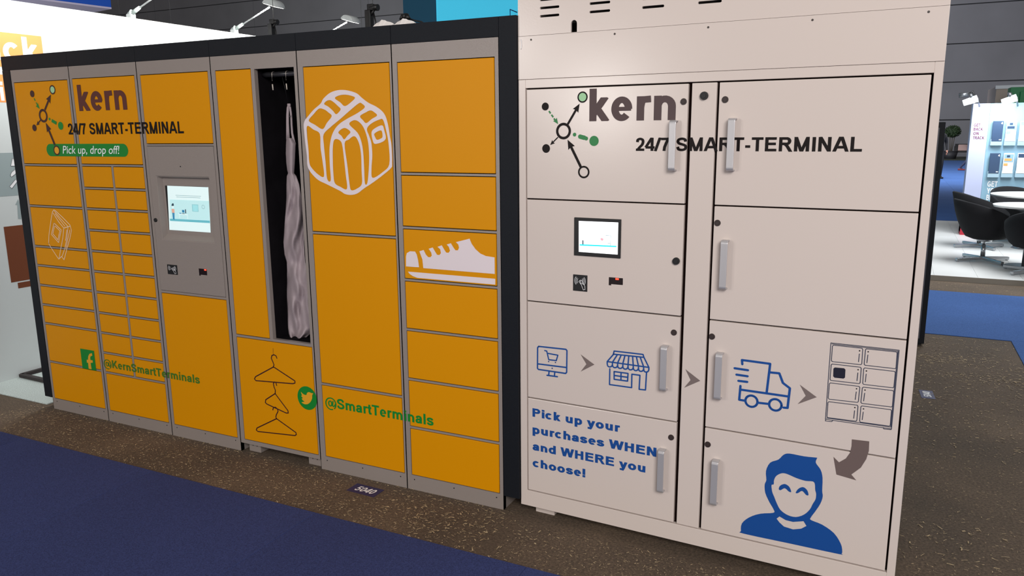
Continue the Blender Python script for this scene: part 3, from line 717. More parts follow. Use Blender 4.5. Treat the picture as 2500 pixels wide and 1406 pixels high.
for root, lo, hi in ((C4, -1, UX[4]-.001), (C5, UX[4]+.001, 9)):
    c2 = circ(*bc, br, 48); cu = bpy.data.curves.new('p', 'CURVE'); cu.dimensions = '2D'; cu.fill_mode = 'BOTH'; sp = cu.splines.new('POLY'); sp.points.add(47); sp.use_cyclic_u = True
    for p, (a, b) in zip(sp.points, c2): p.co = (a, b, 0, 1)
    addto(root, from_curve('round_emblem', cu, GREEN, root, DY, cut=(lo, hi)))
yfill(C4, 'round_emblem', [smooth_closed(KT((652, 373), (672, 392), (698, 400), (705, 382), (722, 375), (740, 383), (757, 386), (749, 403), (748, 430), (735, 458), (712, 477), (685, 479), (657, 463), (682, 457), (669, 446), (659, 430), (669, 427), (655, 408), (661, 402)), 3)], YEL_P, -.0027)
xl, xr = YP(795, 985)[0], YP(1059, 1030)[0]; zb = (YP(1050, 1037)[1]+YP(827, 998)[1])/2; zt = (YP(1038, 1009)[1]+YP(827, 974)[1])/2
for root, lo, hi in ((C5, -1, UX[5]-.001), (C6, UX[5]+.001, 9)):
    addto(root, text('lettering', '@SmartTerminals', xl, xr, zb, zt, GREEN_D if False else GREEN, root, DY, 'S', .016, cut=(lo, hi)))
# hanger prints
def hang(lines, wd=.0056): ystroke(C4, 'hanger_print', [KT(*l) for l in lines], wd, INK_Y)
hang([[(412, 0), (414, 52)]], .0016)
hang([[(445, 85), (438, 65), (420, 55), (402, 62), (397, 85), (410, 115), (420, 140), (415, 160)], [(415, 160), (262, 243), (253, 262), (265, 277), (580, 303), (600, 298), (600, 280), (430, 168), (415, 160)]])
hang([[(443, 318), (437, 295), (425, 288), (415, 300), (420, 330), (432, 360), (430, 388)], [(430, 388), (350, 440), (346, 465), (360, 478), (525, 555), (543, 555), (540, 535), (430, 388)]])
hang([[(410, 528), (415, 510), (432, 505), (450, 520), (455, 540), (440, 570), (436, 590), (442, 603)], [(442, 603), (275, 683), (268, 700), (282, 713), (600, 748), (612, 740), (608, 722), (442, 603)]])
# backpack
KB = lambda *p: Yp(crop(720, 180, 2.604, p))
bp = [KB(*l) for l in (
 [(300, 103), (345, 108), (395, 125), (430, 155), (470, 185), (520, 210), (558, 240), (580, 275), (595, 330), (606, 400), (616, 455), (620, 570), (612, 600), (560, 645), (500, 690), (440, 730), (400, 760), (360, 770), (320, 764), (290, 745), (200, 700), (150, 675), (105, 630), (82, 585), (78, 520), (68, 440), (61, 370), (58, 325), (65, 297), (82, 275), (120, 230), (165, 190), (182, 160), (220, 125), (260, 108)],
 [(256, 156), (280, 139), (320, 133), (360, 140), (384, 153), (360, 180), (320, 206), (290, 182)],
 [(188, 193), (202, 174), (226, 168), (250, 182), (275, 205), (293, 225), (278, 248), (262, 257), (244, 236), (215, 210)],
 [(90, 298), (120, 258), (155, 222), (188, 227), (215, 246), (236, 270), (205, 313), (178, 352), (130, 325)],
 [(185, 385), (230, 338), (290, 288), (350, 235), (408, 188), (428, 190), (446, 214), (400, 250), (340, 283), (290, 315), (256, 352), (233, 405), (222, 480), (224, 580), (230, 678), (207, 668), (197, 560), (186, 450)],
 [(80, 332), (120, 355), (160, 382), (165, 470), (178, 560), (187, 653), (150, 640), (110, 600), (94, 565), (88, 480), (80, 400)],
 [(278, 374), (298, 352), (325, 346), (355, 370), (336, 394), (315, 417), (298, 395)],
 [(243, 560), (243, 470), (250, 425), (266, 415), (288, 424), (302, 450), (313, 530), (325, 640), (333, 732), (290, 718), (256, 695), (247, 640)],
 [(318, 445), (345, 418), (372, 398), (392, 406), (412, 450), (423, 520), (426, 620), (428, 698), (400, 728), (360, 740), (348, 690), (335, 580)],
 [(348, 322), (372, 297), (400, 300), (430, 328), (452, 375), (468, 440), (474, 520), (472, 600), (463, 692), (447, 696), (442, 600), (436, 500), (424, 430), (400, 375)],
 [(416, 270), (450, 247), (482, 233), (508, 246), (524, 266), (490, 288), (456, 314), (436, 297)],
 [(460, 350), (490, 315), (540, 291), (563, 294), (583, 365), (598, 450), (602, 575), (560, 625), (496, 662), (489, 600), (494, 520), (488, 440), (474, 395)],
 [(489, 372), (512, 346), (556, 328), (570, 360), (580, 408), (560, 432), (512, 446), (497, 425)],
 [(508, 380), (550, 360), (559, 398), (550, 411), (525, 420), (513, 405)])]
yfill(C5, 'backpack_print', [smooth_closed(l, 4) for l in bp], LILAC)
# sneaker
yfill(C6, 'sneaker_print', [KB((708, 1224), (708, 1160), (713, 1140), (733, 1128), (766, 1130), (777, 1150), (785, 1185), (791, 1230))], LILAC)
yfill(C6, 'sneaker_print', [KB((793, 1128), (820, 1120), (835, 1150), (849, 1165), (863, 1166), (872, 1156), (868, 1135), (852, 1112), (878, 1104), (893, 1130), (905, 1150), (920, 1152), (930, 1140), (925, 1115), (908, 1100), (935, 1090), (950, 1115), (963, 1136), (978, 1138), (988, 1125), (980, 1100), (967, 1085), (993, 1077), (1010, 1105), (1023, 1122), (1038, 1122), (1045, 1105), (1040, 1085), (1025, 1070), (1112, 1048), (1125, 1080), (1150, 1115), (1180, 1142), (1215, 1158), (1271, 1167), (1272, 1272), (818, 1235), (812, 1180))], LILAC)
yfill(C6, 'sneaker_print', [KB((720, 1257), (1275, 1303), (1275, 1340), (780, 1297), (752, 1286), (731, 1272))], LILAC)

# ------------------------------------------------------------------ white cabinet
WC = empty('white_locker_terminal', WO, WA, 'white enamel locker terminal with seven silver-handled doors, small screen and blue pictograms', 'locker')
L = 1.4662; WD = .62; zt0 = 1.8352
def wframe():
    bm = bmesh.new()
    lx = [0, .0305, .6815, .690, .7845, 1.4395, L]
    def bar(x0, x1, z0, z1): cube(bm, x0, x1, 0, .03, z0, z1, .0012, 1)
    bar(0, .0310, .0413, zt0); bar(1.4400, L, .0413, zt0)
    bar(.0310, 1.4400, .0413, .1125); bar(.0310, 1.4400, 1.8025, zt0)
    cube(bm, 0, .002, .03, WD, .0413, zt0); cube(bm, L-.002, L, .03, WD, .0413, zt0); cube(bm, 0, L, WD-.002, WD, .0413, zt0); cube(bm, 0, L, .03, WD, .0413, .043)
    return obj('cabinet_frame', bm, WHITE, WC)
wframe(); box('liner', .028, 1.443, .020, .028, .105, 1.81, GAP, WC)
wd = {}
g = .0026
def wdoor(key, x0, x1, z0, z1, name='door'):
    wd[key] = box(name, x0+g, x1-g, .0015, .0185, z0+g, z1-g, WHITE, WC, bev=.0022)
zz = [1.8000, 1.3720, .9525, .5350, .1145]
for i in range(4):
    wdoor('L%d' % i, .0325, .6795, zz[i+1], zz[i], 'terminal_door' if i == 1 else 'door')
    wdoor('R%d' % i, .7835, 1.4365, zz[i+1], zz[i])
wdoor('C', .6870, .7795, .1130, 1.8010, 'centre_post')
# top cover: two plates with vent slots
def plate_slots(name, x0, x1, z0, z1, slots, m):
    loops = [[(x0, z0), (x1, z0), (x1, z1), (x0, z1)]]+slots
    cu = bpy.data.curves.new(name, 'CURVE'); cu.dimensions = '2D'; cu.fill_mode = 'BOTH'; cu.extrude = .004
    for Lp in loops:
        sp = cu.splines.new('POLY'); sp.points.add(len(Lp)-1); sp.use_cyclic_u = True
        for p, (a, b) in zip(sp.points, Lp): p.co = (a, b, 0, 1)
    t = bpy.data.objects.new('tmp', cu); COL.objects.link(t); dg = bpy.context.evaluated_depsgraph_get(); me = bpy.data.meshes.new_from_object(t.evaluated_get(dg)); bpy.data.objects.remove(t)
    for v in me.vertices: v.co = (v.co.x, .005-v.co.z, v.co.y)
    me.materials.clear(); me.materials.append(m); o = bpy.data.objects.new(name, me); COL.objects.link(o); o.parent = WC; return o
slots = []
for s0 in (.094, .297, .499, .700):
    for k in range(5): slots.append(rrect(s0, 2.0615+k*.0295, s0+.081, 2.0705+k*.0295, .0042, 4))
slots.append([(.2235, 1.9995), (.2475, 1.9995), (.2475, 2.031)]+[(.2355+.012*math.cos(t), 2.031+.012*math.sin(t)) for t in [math.radians(d) for d in range(15, 180, 15)]]+[(.2235, 2.031)])
cover = plate_slots('vent_cover', 0, L, 1.9985, 2.30, slots, WHITE)
box('header_panel', 0, L, 0, .02, zt0+.0012, 1.9975, WHITE, WC, bev=.0008)
bm = bmesh.new(); cube(bm, 0, .003, .01, WD, zt0, 2.30); cube(bm, L-.003, L, .01, WD, zt0, 2.30); cube(bm, 0, L, WD-.003, WD, zt0, 2.30); cube(bm, 0, L, .02, WD, zt0, zt0+.003); cube(bm, 0, L, .009, WD, 2.298, 2.30)
obj('top_housing', bm, WHITE, WC)
bm = bmesh.new(); cube(bm, .07, .82, .12, .14, 1.99, 2.25); cube(bm, .95, 1.3, .1, .4, 1.84, 2.1)
obj('inner_chassis', bm, mat('dark_chassis', (52, 46, 44), .6), WC)
for x in (.057, .398, .739, 1.077, 1.41):
    bm = bmesh.new(); cyl(bm, (x, -.0015, 1.983), (x, .002, 1.983), .0036, seg=12); obj('screw', bm, mat('dark_screw', (62, 54, 50), .5), WC)
a = WP(1273, 108)
bm = bmesh.new(); tube(bm, [(a[0]+.004*math.cos(t)*2-.006, -.001, a[1]+.022*math.sin(t)) for t in [math.radians(d) for d in range(-60, 61, 15)]], .0013, 6); obj('tape_curl', bm, PAPER, WC)
for (a, b) in ((.052, .142), (L-.142, L-.052)):
    for y in (.04, .5): box('foot', a, b, y, y+.07, 0, .0414, WHITE, WC, bev=.003)
# handles
def handle(parent, s, z0, z1):
    bm = bmesh.new(); w_ = .0125; P_ = .030; r = .012; t = .0055
    path = [(.0015, z0)]
    for k in range(5):
        a = math.radians(90*k/4); path.append((-(P_-r)-r*math.sin(a), z0+r-r*math.cos(a)))
    for k in range(5):
        a = math.radians(90*k/4); path.append((-(P_-r)-r*math.cos(a), z1-r+r*math.sin(a)))
    path.append((.0015, z1))
    prev = None; first = None
    for i, (y, z) in enumerate(path):
        j0, j1 = max(i-1, 0), min(i+1, len(path)-1); d = Vector((path[j1][0]-path[j0][0], path[j1][1]-path[j0][1])).normalized(); n_ = Vector((d.y, -d.x))*t
        ring = [bm.verts.new((s-w_, y, z)), bm.verts.new((s+w_, y, z)), bm.verts.new((s+w_, y+n_.x, z+n_.y)), bm.verts.new((s-w_, y+n_.x, z+n_.y))]
        if prev:
            for k in range(4): bm.faces.new((prev[k], prev[(k+1) % 4], ring[(k+1) % 4], ring[k]))
        else: bm.faces.new(ring)
        prev = ring
    bm.faces.new(prev[::-1])
    o = obj('handle', bm, ALU, parent)
    md = o.modifiers.new('b', 'BEVEL'); md.width = .0015; md.segments = 2; md.limit_method = 'ANGLE'
for key, s, za_, zb_ in (('L0', .632, 1.492, 1.672), ('R0', .839, 1.495, 1.676), ('R1', .833, 1.073, 1.252), ('L2', .6255, .660, .838), ('R2', .832, .658, .836), ('L3', .627, .243, .420), ('R3', .835, .237, .417)):
    handle(wd[key], s, za_, zb_)
for key, s, z, r in (('L0', .661, 1.736, .0125), ('C', .734, 1.754, .0155), ('R0', .807, 1.739, .0125), ('R1', .799, 1.310, .0125), ('L1', .654, 1.162, .0145), ('L2', .654, .889, .0125), ('R2', .797, .890, .0125), ('L3', .657, .470, .0125), ('R3', .799, .468, .0125)):
    big_ = key in ('C', 'L1'); round_lock('lock', s, z, r*.95, .0015, wd[key], .009 if big_ else .003, BLACK if big_ else mat('dark_lock', (52, 40, 38), .5))
T1 = wd['L1']
box('screen_bezel', .2440, .4370, -.004, .002, 1.1570, 1.3070, BLACK, T1, bev=.002)
WSC = mat('bright_screen', (250, 252, 255), .3, emit=1.05)
KW = lambda *p: [WP(*q, -.0046) for q in crop(1260, 450, 2.654, p)]
fill('screen_image', [KW((406, 237), (662, 247), (658, 455), (406, 437))], WSC, T1, -.0046)
fill('screen_image', [KW((412, 387), (650, 398), (650, 407), (412, 397))], mat('screen_cyan', (40, 200, 212), .3, emit=.8), T1, -.005)
fill('screen_image', [KW((429, 362), (437, 362), (437, 390), (429, 388))], SC_D, T1, -.005)
fill('screen_image', [KW((545, 352), (555, 346), (568, 354), (560, 367), (550, 362))], mat('screen_pink', (236, 150, 160), .3, emit=.9), T1, -.005)
strokes('screen_image', [KW((580, 330), (614, 332), (612, 403)), KW((592, 380), (610, 381))], .0018, SC_G, T1, -.005, caps=False)
card_reader(.2395, .3005, 1.0140, 1.0800, .0015, T1)
scanner(.3900, .4475, 1.0535, 1.0805, .0015, T1, .418)

# prints on the white cabinet
WDY = .0006
def Wp(pts): return [WP(*p) for p in pts]
def wtext(parent, s, pl, pr, base, top, m, off, ref='H', **k):
    return text('lettering', s, WP(*pl)[0], WP(*pr)[0], base, top, m, parent, WDY, ref, off, **k)
for o in node_logo(wd['L0'], WP, 1, INK, GREEN_D, GREEN_L, WDY,
        dict(disc=[(1331, 260, .0150, 'dark'), (1333, 362.5, .0168, 'dark'), (1450, 344, .0190, 'green'), (1422, 237, .0170, 'pale')],
             ring=[(1422, 237, .0208, .0155), (1375.5, 320, .0315, .0215), (1425, 420, .0238, .0170)]),
        [((1386, 303), (1415, 253), .0088, .027), ((1418.5, 409), (1385.5, 341), .0105, .031), ((1362, 335), (1343, 354), .0045, .017)],
        [((1340, 271), (1344, 277), .0065), ((1346, 280), (1350.5, 286), .0065), ((1352, 289), (1355, 293), .0065), ((1416, 333.5), (1427, 336.5), .0165)], [((1355, 292), (1362.5, 303), .001, .020)]): pass
for k, (q_, r_) in enumerate(((WP(1402.5, 328.5), .0072), (WP(1431, 338), .0075), (WP(1416, 333.5), .0083), (WP(1426, 336), .0083))):
    bm = bmesh.new(); disc(bm, *q_, r_, WDY-.0001*k); obj('emblem_dot', bm, GREEN_D, wd['L0'], fix=False)
wtext(wd['L0'], 'kern', (1438.5, 290), (1649, 290), (WP(1438, 297.5)[1]+WP(1640, 291.5)[1])/2, WP(1447, 216.5)[1], BROWN, .026, 'k', wgt=.24)
wtext(WC, '24/7 SMART-TERMINAL', (1552.5, 355), (2105.5, 350), (WP(1560, 371.5)[1]+WP(2100, 366.5)[1])/2, (WP(1560, 339.5)[1]+WP(2088, 330.5)[1])/2, INK, .018)
for s, pr, b0, b1, tp in (('Pick up your', (1513.5, 1040), (1301, 1017.5), (1505, 1053), (1303, 997)), ('purchases WHEN', (1602.5, 1100), (1301, 1058.5), (1600, 1114.5), (1598, 1093)),
                          ('and WHERE you', (1575.5, 1145), (1301, 1098.5), (1497, 1138), (1374, 1090)), ('choose!', (1428.7, 1155), (1301, 1139.5), (1426, 1164.5), (1423, 1144))):
    zb_ = (WP(*b0)[1]+WP(*b1)[1])/2
    hh = .0375
    wtext(wd['L3'], s, (1300, 1060), pr, zb_, zb_+hh, BLUE, .038, 'H', wgt=.262)
KC = lambda *p: Wp(crop(1260, 450, 2.654, p)); KR = lambda *p: Wp(crop(1700, 780, 2.246, p))
def wf(parent, name, loops, m): return fill(name, loops, m, parent, WDY)
wf(wd['L2'], 'chevron_print', [KC((418, 1102), (507, 1168), (418, 1213), (455, 1165))], CHEV)
wf(wd['C'], 'chevron_print', [KC((1097, 1198), (1193, 1273), (1088, 1318), (1130, 1268))], CHEV)
wf(wd['R2'], 'chevron_print', [KR((567, 357), (660, 426), (555, 464), (600, 418))], CHEV)
def ws(parent, name, lines, wd_, m): return strokes(name, lines, wd_, m, parent, WDY)
ws(wd['L2'], 'monitor_print', [KC((146, 1050), (322, 1069), (329, 1077), (327, 1218), (320, 1225), (144, 1199), (138, 1192), (139, 1058), (146, 1050)), KC((140, 1163), (328, 1187)), KC((213, 1212), (211, 1238)), KC((250, 1217), (248, 1243)), KC((200, 1237), (267, 1246))], .0062, BLUE)
ws(wd['L2'], 'monitor_print', [KC((185, 1077), (198, 1080), (211, 1136), (260, 1142), (270, 1107), (205, 1095)), KC((233, 1192), (234, 1192)), KC((210, 1148), (211, 1148)), KC((254, 1154), (255, 1154))], .0055, BLUE)
A0, A1 = (604, 1172), (846, 1207); sc = []
sL = []
for k in range(8):
    t0, t1 = k/8, (k+1)/8; x0 = 590+(860-590)*t0; x1 = 590+(860-590)*t1; y0 = 1148+(1186-1148)*t0; y1 = 1148+(1186-1148)*t1
    arc = [(x0, y0), (x0, y0+14)]
    for j in range(1, 7):
        a = math.pi*j/6; arc.append(((x0+x1)/2-(x1-x0)/2*math.cos(a), (y0+y1)/2+16+17*math.sin(a)))
    arc.append((x1, y1)); sL.append(KC(*arc))
    xt = 632+(828-632)*t0; yt = 1100+(1121-1100)*t0
    sL.append(KC((xt, yt), (x0, y0)))
sL += [KC((828, 1121), (860, 1186)), KC((630, 1100), (635, 1080), (822, 1102), (828, 1121), (630, 1100)), KC((590, 1148), (860, 1186))]
sL += [KC((607, 1195), (605, 1297), (748, 1317), (750, 1230), (802, 1237), (797, 1328), (838, 1332), (845, 1215)), KC((635, 1213), (725, 1225), (722, 1275), (635, 1263), (635, 1213)), KC((680, 1219), (679, 1269)), KC((635, 1238), (723, 1250))]
ws(wd['L2'], 'shop_print', sL, .0056, BLUE)
tr = [KR((252, 245), (250, 222), (405, 243), (385, 405)), KR((405, 290), (455, 295), (475, 348), (513, 377), (500, 485), (478, 483)), KR((242, 364), (235, 440), (266, 445)), KR((240, 384), (505, 422)), KR((337, 456), (398, 463)),
      KR((210, 267), (283, 278)), KR((220, 302), (281, 311)), KR((231, 336), (279, 342))]
for c in ((302, 448), (433, 468)):
    u, v = KR(c)[0]; tr.append(circ(u, v, .0215, 24)+[circ(u, v, .0215, 24)[0]])
ws(wd['R2'], 'van_print', tr, .0084, BLUE)
lk = [KR((738, 128), (1112, 168), (1070, 600), (708, 547), (738, 128)), KR((744, 134), (1106, 173), (1066, 590), (714, 540))]
def lerp(a, b, t): return (a[0]+(b[0]-a[0])*t, a[1]+(b[1]-a[1])*t)
def bil(c, u, v): return lerp(lerp(c[0], c[1], u), lerp(c[3], c[2], u), v)
cells = [[(747, 140), (913, 158), (907, 248), (740, 230)], [(928, 160), (1102, 178), (1095, 270), (920, 250)], [(740, 243), (905, 262), (898, 352), (733, 333)], [(918, 265), (1092, 285), (1083, 375), (912, 355)],
         [(730, 347), (897, 367), (888, 455), (723, 436)], [(911, 370), (1083, 390), (1075, 480), (902, 459)], [(722, 450), (887, 470), (880, 558), (716, 537)], [(903, 473), (1071, 495), (1063, 585), (895, 562)]]
for k, c in enumerate(cells):
    lk.append(KR(*[bil(c, u, v) for u, v in ((.03, 0), (.97, 0), (1, .06), (1, .94), (.97, 1), (.03, 1), (0, .94), (0, .06), (.03, 0))]))
    u = .9 if k % 2 == 0 else .09
    lk.append(KR(bil(c, u, .36), bil(c, u-.01, .84)))
lk += [KR((709, 550), (708, 556), (742, 560), (750, 552)), KR((1025, 592), (1028, 600), (1068, 604), (1070, 596))]
ws(wd['R2'], 'locker_print', lk, .0024, mat('slate_vinyl', (50, 56, 76), .5))
bm = bmesh.new()
for k, c in enumerate(cells): disc(bm, *KR(bil(c, .9 if k % 2 == 0 else .09, .17))[0], .0024, WDY, 10)
obj('locker_print', bm, INK, wd['R2'], fix=False)
c = [(752, 262), (818, 268), (815, 325), (750, 318)]
wf(wd['R2'], 'locker_print', [KR(*[bil(c, u, v) for u, v in ((.12, 0), (.88, 0), (1, .12), (1, .88), (.88, 1), (.12, 1), (0, .88), (0, .12))])], mat('ink_navy', (30, 30, 46), .4))
wf(WC, 'curved_arrow_print', [KR((853, 657), (948, 668), (946, 720), (932, 765), (902, 812), (850, 850), (877, 882), (768, 850), (752, 753), (782, 783), (820, 762), (843, 730), (851, 695))], mat('umber_vinyl', (106, 90, 86), .5))
man = [smooth_closed(KR(*l), 3) for l in (
 [(450, 768), (478, 742), (510, 735), (590, 750), (655, 757), (662, 760), (655, 785), (682, 825), (692, 870), (690, 940), (693, 970), (680, 1010), (650, 1055), (628, 1085), (629, 1100), (690, 1125), (755, 1172), (792, 1230), (800, 1270), (796, 1284), (780, 1286), (520, 1230), (258, 1174), (245, 1160), (250, 1118), (290, 1085), (350, 1065), (422, 1060), (424, 1042), (400, 1000), (378, 950), (375, 905), (384, 880), (382, 830), (405, 785)],
 [(412, 908), (424, 904), (426, 880), (440, 856), (470, 843), (500, 848), (550, 870), (600, 885), (638, 888), (650, 902), (652, 935), (657, 955), (654, 985), (638, 1012), (622, 1042), (590, 1070), (545, 1083), (500, 1072), (462, 1045), (442, 1010), (426, 970), (416, 945)],
 [(452, 930), (460, 911), (485, 902), (509, 917), (520, 944), (508, 944), (485, 925), (462, 936)], [(545, 950), (560, 928), (585, 919), (607, 935), (615, 962), (602, 962), (580, 940), (557, 952)])]
man.append(KR((440, 1092), (456, 1080), (490, 1100), (530, 1110), (588, 1106), (604, 1132), (575, 1147), (530, 1151), (480, 1135), (455, 1112)))
wf(wd['R3'], 'customer_print', man, BLUE)

# dark cabinet standing further back, seen past the right edge
DC = empty('dark_cabinet', (4.3, 3.9, 0), 0, 'tall dark cabinet behind the white terminal, a sliver showing at its right edge', 'cabinet')
p = ground(2255, 846); x1 = p.x-4.3; y0 = p.y-3.9; zt_ = at(2303, 298, p.y).z
box('body', x1-.9, x1, y0, y0+.45, .02, zt_, ANTH, DC, bev=.004); box('plinth', x1-.88, x1-.02, y0+.02, y0+.43, 0, .021, BLACK, DC)
box('door', x1-.88, x1-.035, y0-.004, y0+.004, .06, zt_-.04, mat('graphite_door', (84, 84, 92), .4), DC, bev=.002)

# ------------------------------------------------------------------ floor number stickers
def sticker(loc, rz, lx, ly, tscale, label):
    r = empty('floor_sticker', loc, rz, label, 'sticker')
    box('backing', -lx/2, lx/2, -ly/2, ly/2, .0, .0012, NAVY, r)
    text('lettering', '5040', -lx*.33, lx*.33, -ly*.27, ly*.27, PAPER, r, .0016, 'H', plane='xy', shear=.18, wgt=.2)
sticker((2.411, -.103, .0005), -.03, .158, .080, 1, 'navy floor sticker numbered 5040 in front of the fifth yellow locker column')
p = ground(2263, 963); sticker((p.x, p.y, .0005), math.pi/2+.08, .165, .078, 1, 'small blue 5040 floor sticker on asphalt right of the white cabinet')

# ------------------------------------------------------------------ left partition wall
WX = -.80
WALLW = mat('white_partition', (204, 210, 210), .6)
pw = empty('wall_left', (WX-.03, 3.5, 0)); pw['kind'] = 'structure'
ys = [-.93, .07, 1.07, 2.066, 3.07, 4.07, 5.07, 6.07, 7.07]
for a, b in zip(ys, ys[1:]):
    o = box('wall_panel', WX-.05, WX, a+.0012, b-.0012, .008, 2.515, WALLW, pw, bev=.001); o.location = -Vector(pw.location)
def wallfill(name, pts, m, off=.0008):
    L_ = [(lambda p: (p.y, p.z))(onwall(*q, WX)) for q in pts]
    o = fill(name, [L_], m, pw, WX+off, 'yz'); o.location = -Vector(pw.location); return o
ORA = mat('orange_print', (238, 150, 84), .5); BRN = mat('brown_print', (112, 58, 30), .5); BAND = mat('grey_green_print', (150, 164, 166), .5)
def wrect(name, y0, y1, z0, z1, m, off=.0008):
    o = fill(name, [[(y0, z0), (y1, z0), (y1, z1), (y0, z1)]], m, pw, WX+off, 'yz'); o.location = -Vector(pw.location)
wrect('poster_block', -.4, .745, 2.085, 2.306, ORA); wrect('poster_block', -.4, .452, 1.857, 2.035, ORA)
o = text('lettering', 'ack', .345, .712, 2.125, 2.290, PAPER, pw, WX+.0014, 'k', .04, plane='yz'); o.location = -Vector(pw.location)
o = text('lettering', 'i', .418, .440, 1.868, 1.99, PAPER, pw, WX+.0014, 'i', .04, plane='yz'); o.location = -Vector(pw.location)
wrect('poster_block', -.9, 3, 1.246, 1.530, BAND); wrect('poster_block', .322, 1.2, .666, 1.045, BRN); wrect('poster_block', .364, 1.2, .618, .657, BRN)
PL = mat('print_line', (60, 66, 70), .5)
for q in ([(30, 386), (38, 392), (36, 405), (26, 405)], [(28, 420), (38, 412), (38, 424), (28, 432), (25, 428)], [(23, 455), (38, 437), (42, 443), (29, 460)]):
    P_ = [(lambda p: (p.y, p.z))(onwall(*a, WX)) for a in q]
    o = fill('poster_motif', [P_], PAPER, pw, WX+.0014, 'yz'); o.location = -Vector(pw.location)
    bm = bmesh.new(); tube(bm, [Vector((WX+.0018, a, b))-Vector(pw.location) for a, b in P_], .0012, 4, True); obj('poster_motif', bm, PL, pw)
wallfill('poster_motif', [(37, 500), (44, 486), (50, 500), (52, 535), (44, 534), (42, 500)], BAND)

# arm lights clamped on the partition
LAMPW = mat('lamp_white', (206, 212, 212), .4); LAMPC = mat('lamp_clear_plastic', (176, 190, 186), .3)
GLOW = mat('lamp_lens', (255, 250, 240), .3, emit=8.)
def arm_light(yb, label):
    r = empty('arm_light', (WX-.02, yb, 2.515), 0, label, 'lamp')
    box('clamp', -.03, .025, -.022, .022, -.035, .03, LAMPW, r, bev=.004)
    bm = bmesh.new(); d = Vector((.50, 0, .20)).normalized(); cyl(bm, (0, 0, .03), Vector((0, 0, .03))+d*.11, .018, .012, 12); cyl(bm, (-.01, 0, .02), (.02, 0, .05), .022, .02, 12); obj('joint', bm, LAMPC, r)
    a = Vector((0, 0, .03))+d*.08; b = Vector((.42, 0, .188)); bm = bmesh.new(); cyl(bm, a, b, .0065, seg=10); obj('arm', bm, LAMPW, r)
    bm = bmesh.new(); tube(bm, [(-.02-.035*math.sin(t), .01, .02+.03*math.cos(t)) for t in [math.radians(x) for x in range(0, 200, 20)]], .004, 6); obj('cable', bm, LAMPW, r)
    # half-round reflector head
    bm = bmesh.new(); H = []; n = 10
    c = Vector((.465, 0, .195)); wv = Vector((.60, 0, -.18)).normalized(); up = Vector((.18, 0, .60)).normalized()
    for e in (-.06, -.058, .058, .06):
        k = .92 if abs(e) > .059 else 1
        H.append([bm.verts.new(c+Vector((0, e, 0))+wv*(math.cos(math.pi*i/n)*.075*k)+up*(math.sin(math.pi*i/n)*.050*k)) for i in range(n+1)])
    for A_, B_ in zip(H, H[1:]):
        for i in range(n): bm.faces.new((A_[i], A_[i+1], B_[i+1], B_[i])).smooth = True
    bm.faces.new(H[0]); bm.faces.new(H[-1][::-1]); obj('head', bm, LAMPW, r)
    bm = bmesh.new(); bm.faces.new([bm.verts.new(c-up*.002+Vector((0, e, 0))+wv*s_) for e, s_ in ((-.055, -.068), (-.055, .068), (.055, .068), (.055, -.068))]); obj('lens', bm, GLOW, r, fix=False)
    area('arm_light_beam', Vector(r.location)+c-up*.02, (WX, yb, 2.0), .12, LAMP_P, (1, .99, .96))
LAMP_P = 15
arm_light(1.496, 'white arm lamp on the partition, nearest the blue hanging sign')
arm_light(2.545, 'white arm lamp at middle of the partition, above a black spotlight')
arm_light(3.60, 'white arm lamp rising behind the middle of the yellow lockers, farthest along')
area('arm_light_beam', (WX+.55, .45, 2.73), (WX, .45, 2.0), .12, LAMP_P, (1, .99, .96))

# black spotlights hanging on wires, and bare wires
def wire(px, y0, py1, Y, label=None):
    a = at(px, py1, Y); r = empty('suspension_wire', a, 0, label, 'wire')
    bm = bmesh.new(); cyl(bm, (0, 0, -.3), (-.01, 0, 4.5), .0028, seg=6); obj('strand', bm, mat('wire_grey', (150, 150, 150), .4, metal=.5), r)
for px, py, Y, lb in ((292, 38, 6, 'thin wire just left of the first arm lamp'), (360, 45, 8, 'faint thin wire right of the first arm lamp'), (417, 45, 6, 'thin wire between the first and second arm lamps'), (883, 60, 6, 'thin wire just left of the right black spotlight')):
    wire(px, 0, py, Y, lb)
def spotlight(px, pt, Y, label, s=1.):
    a = at(px, pt, Y); r = empty('spotlight', (a.x, a.y, a.z-.22), 0, label, 'spotlight')
    k = s
    bm = bmesh.new(); cube(bm, -.052*k, -.008*k, -.025, .025, -.06, .19*k, .006); obj('ballast', bm, BLACK, r)
    bm = bmesh.new(); cyl(bm, (-.03*k, 0, .205*k), (.042*k, 0, .20*k), .017*k, .021*k, 16); cube(bm, -.035*k, .012*k, -.02, .02, .185*k, .225*k, .006); obj('head', bm, BLACK, r)
    bm = bmesh.new(); cyl(bm, (-.02*k, 0, .15*k), (.01*k, 0, .19*k), .010*k, seg=10); obj('bracket', bm, BLACK, r)
    bm = bmesh.new(); tube(bm, [(.005*k, 0, .17*k), (.02*k, 0, .11*k), (.014*k, 0, .07*k), (.036*k, 0, .04*k), (.045*k, 0, -.01)], .005*k, 6); obj('cable', bm, BLACK, r)
    bm = bmesh.new(); cyl(bm, (0, 0, .22*k), (-.01, 0, 4), .003, seg=6); obj('wire', bm, mat('wire_grey', (0, 0, 0)), r)
spotlight(668, 45, 2.2, 'small black spotlight on a wire below the middle arm lamp', .95)
spotlight(910, 23, 2.2, 'larger black spotlight on a wire above the fifth locker column', 1.15)

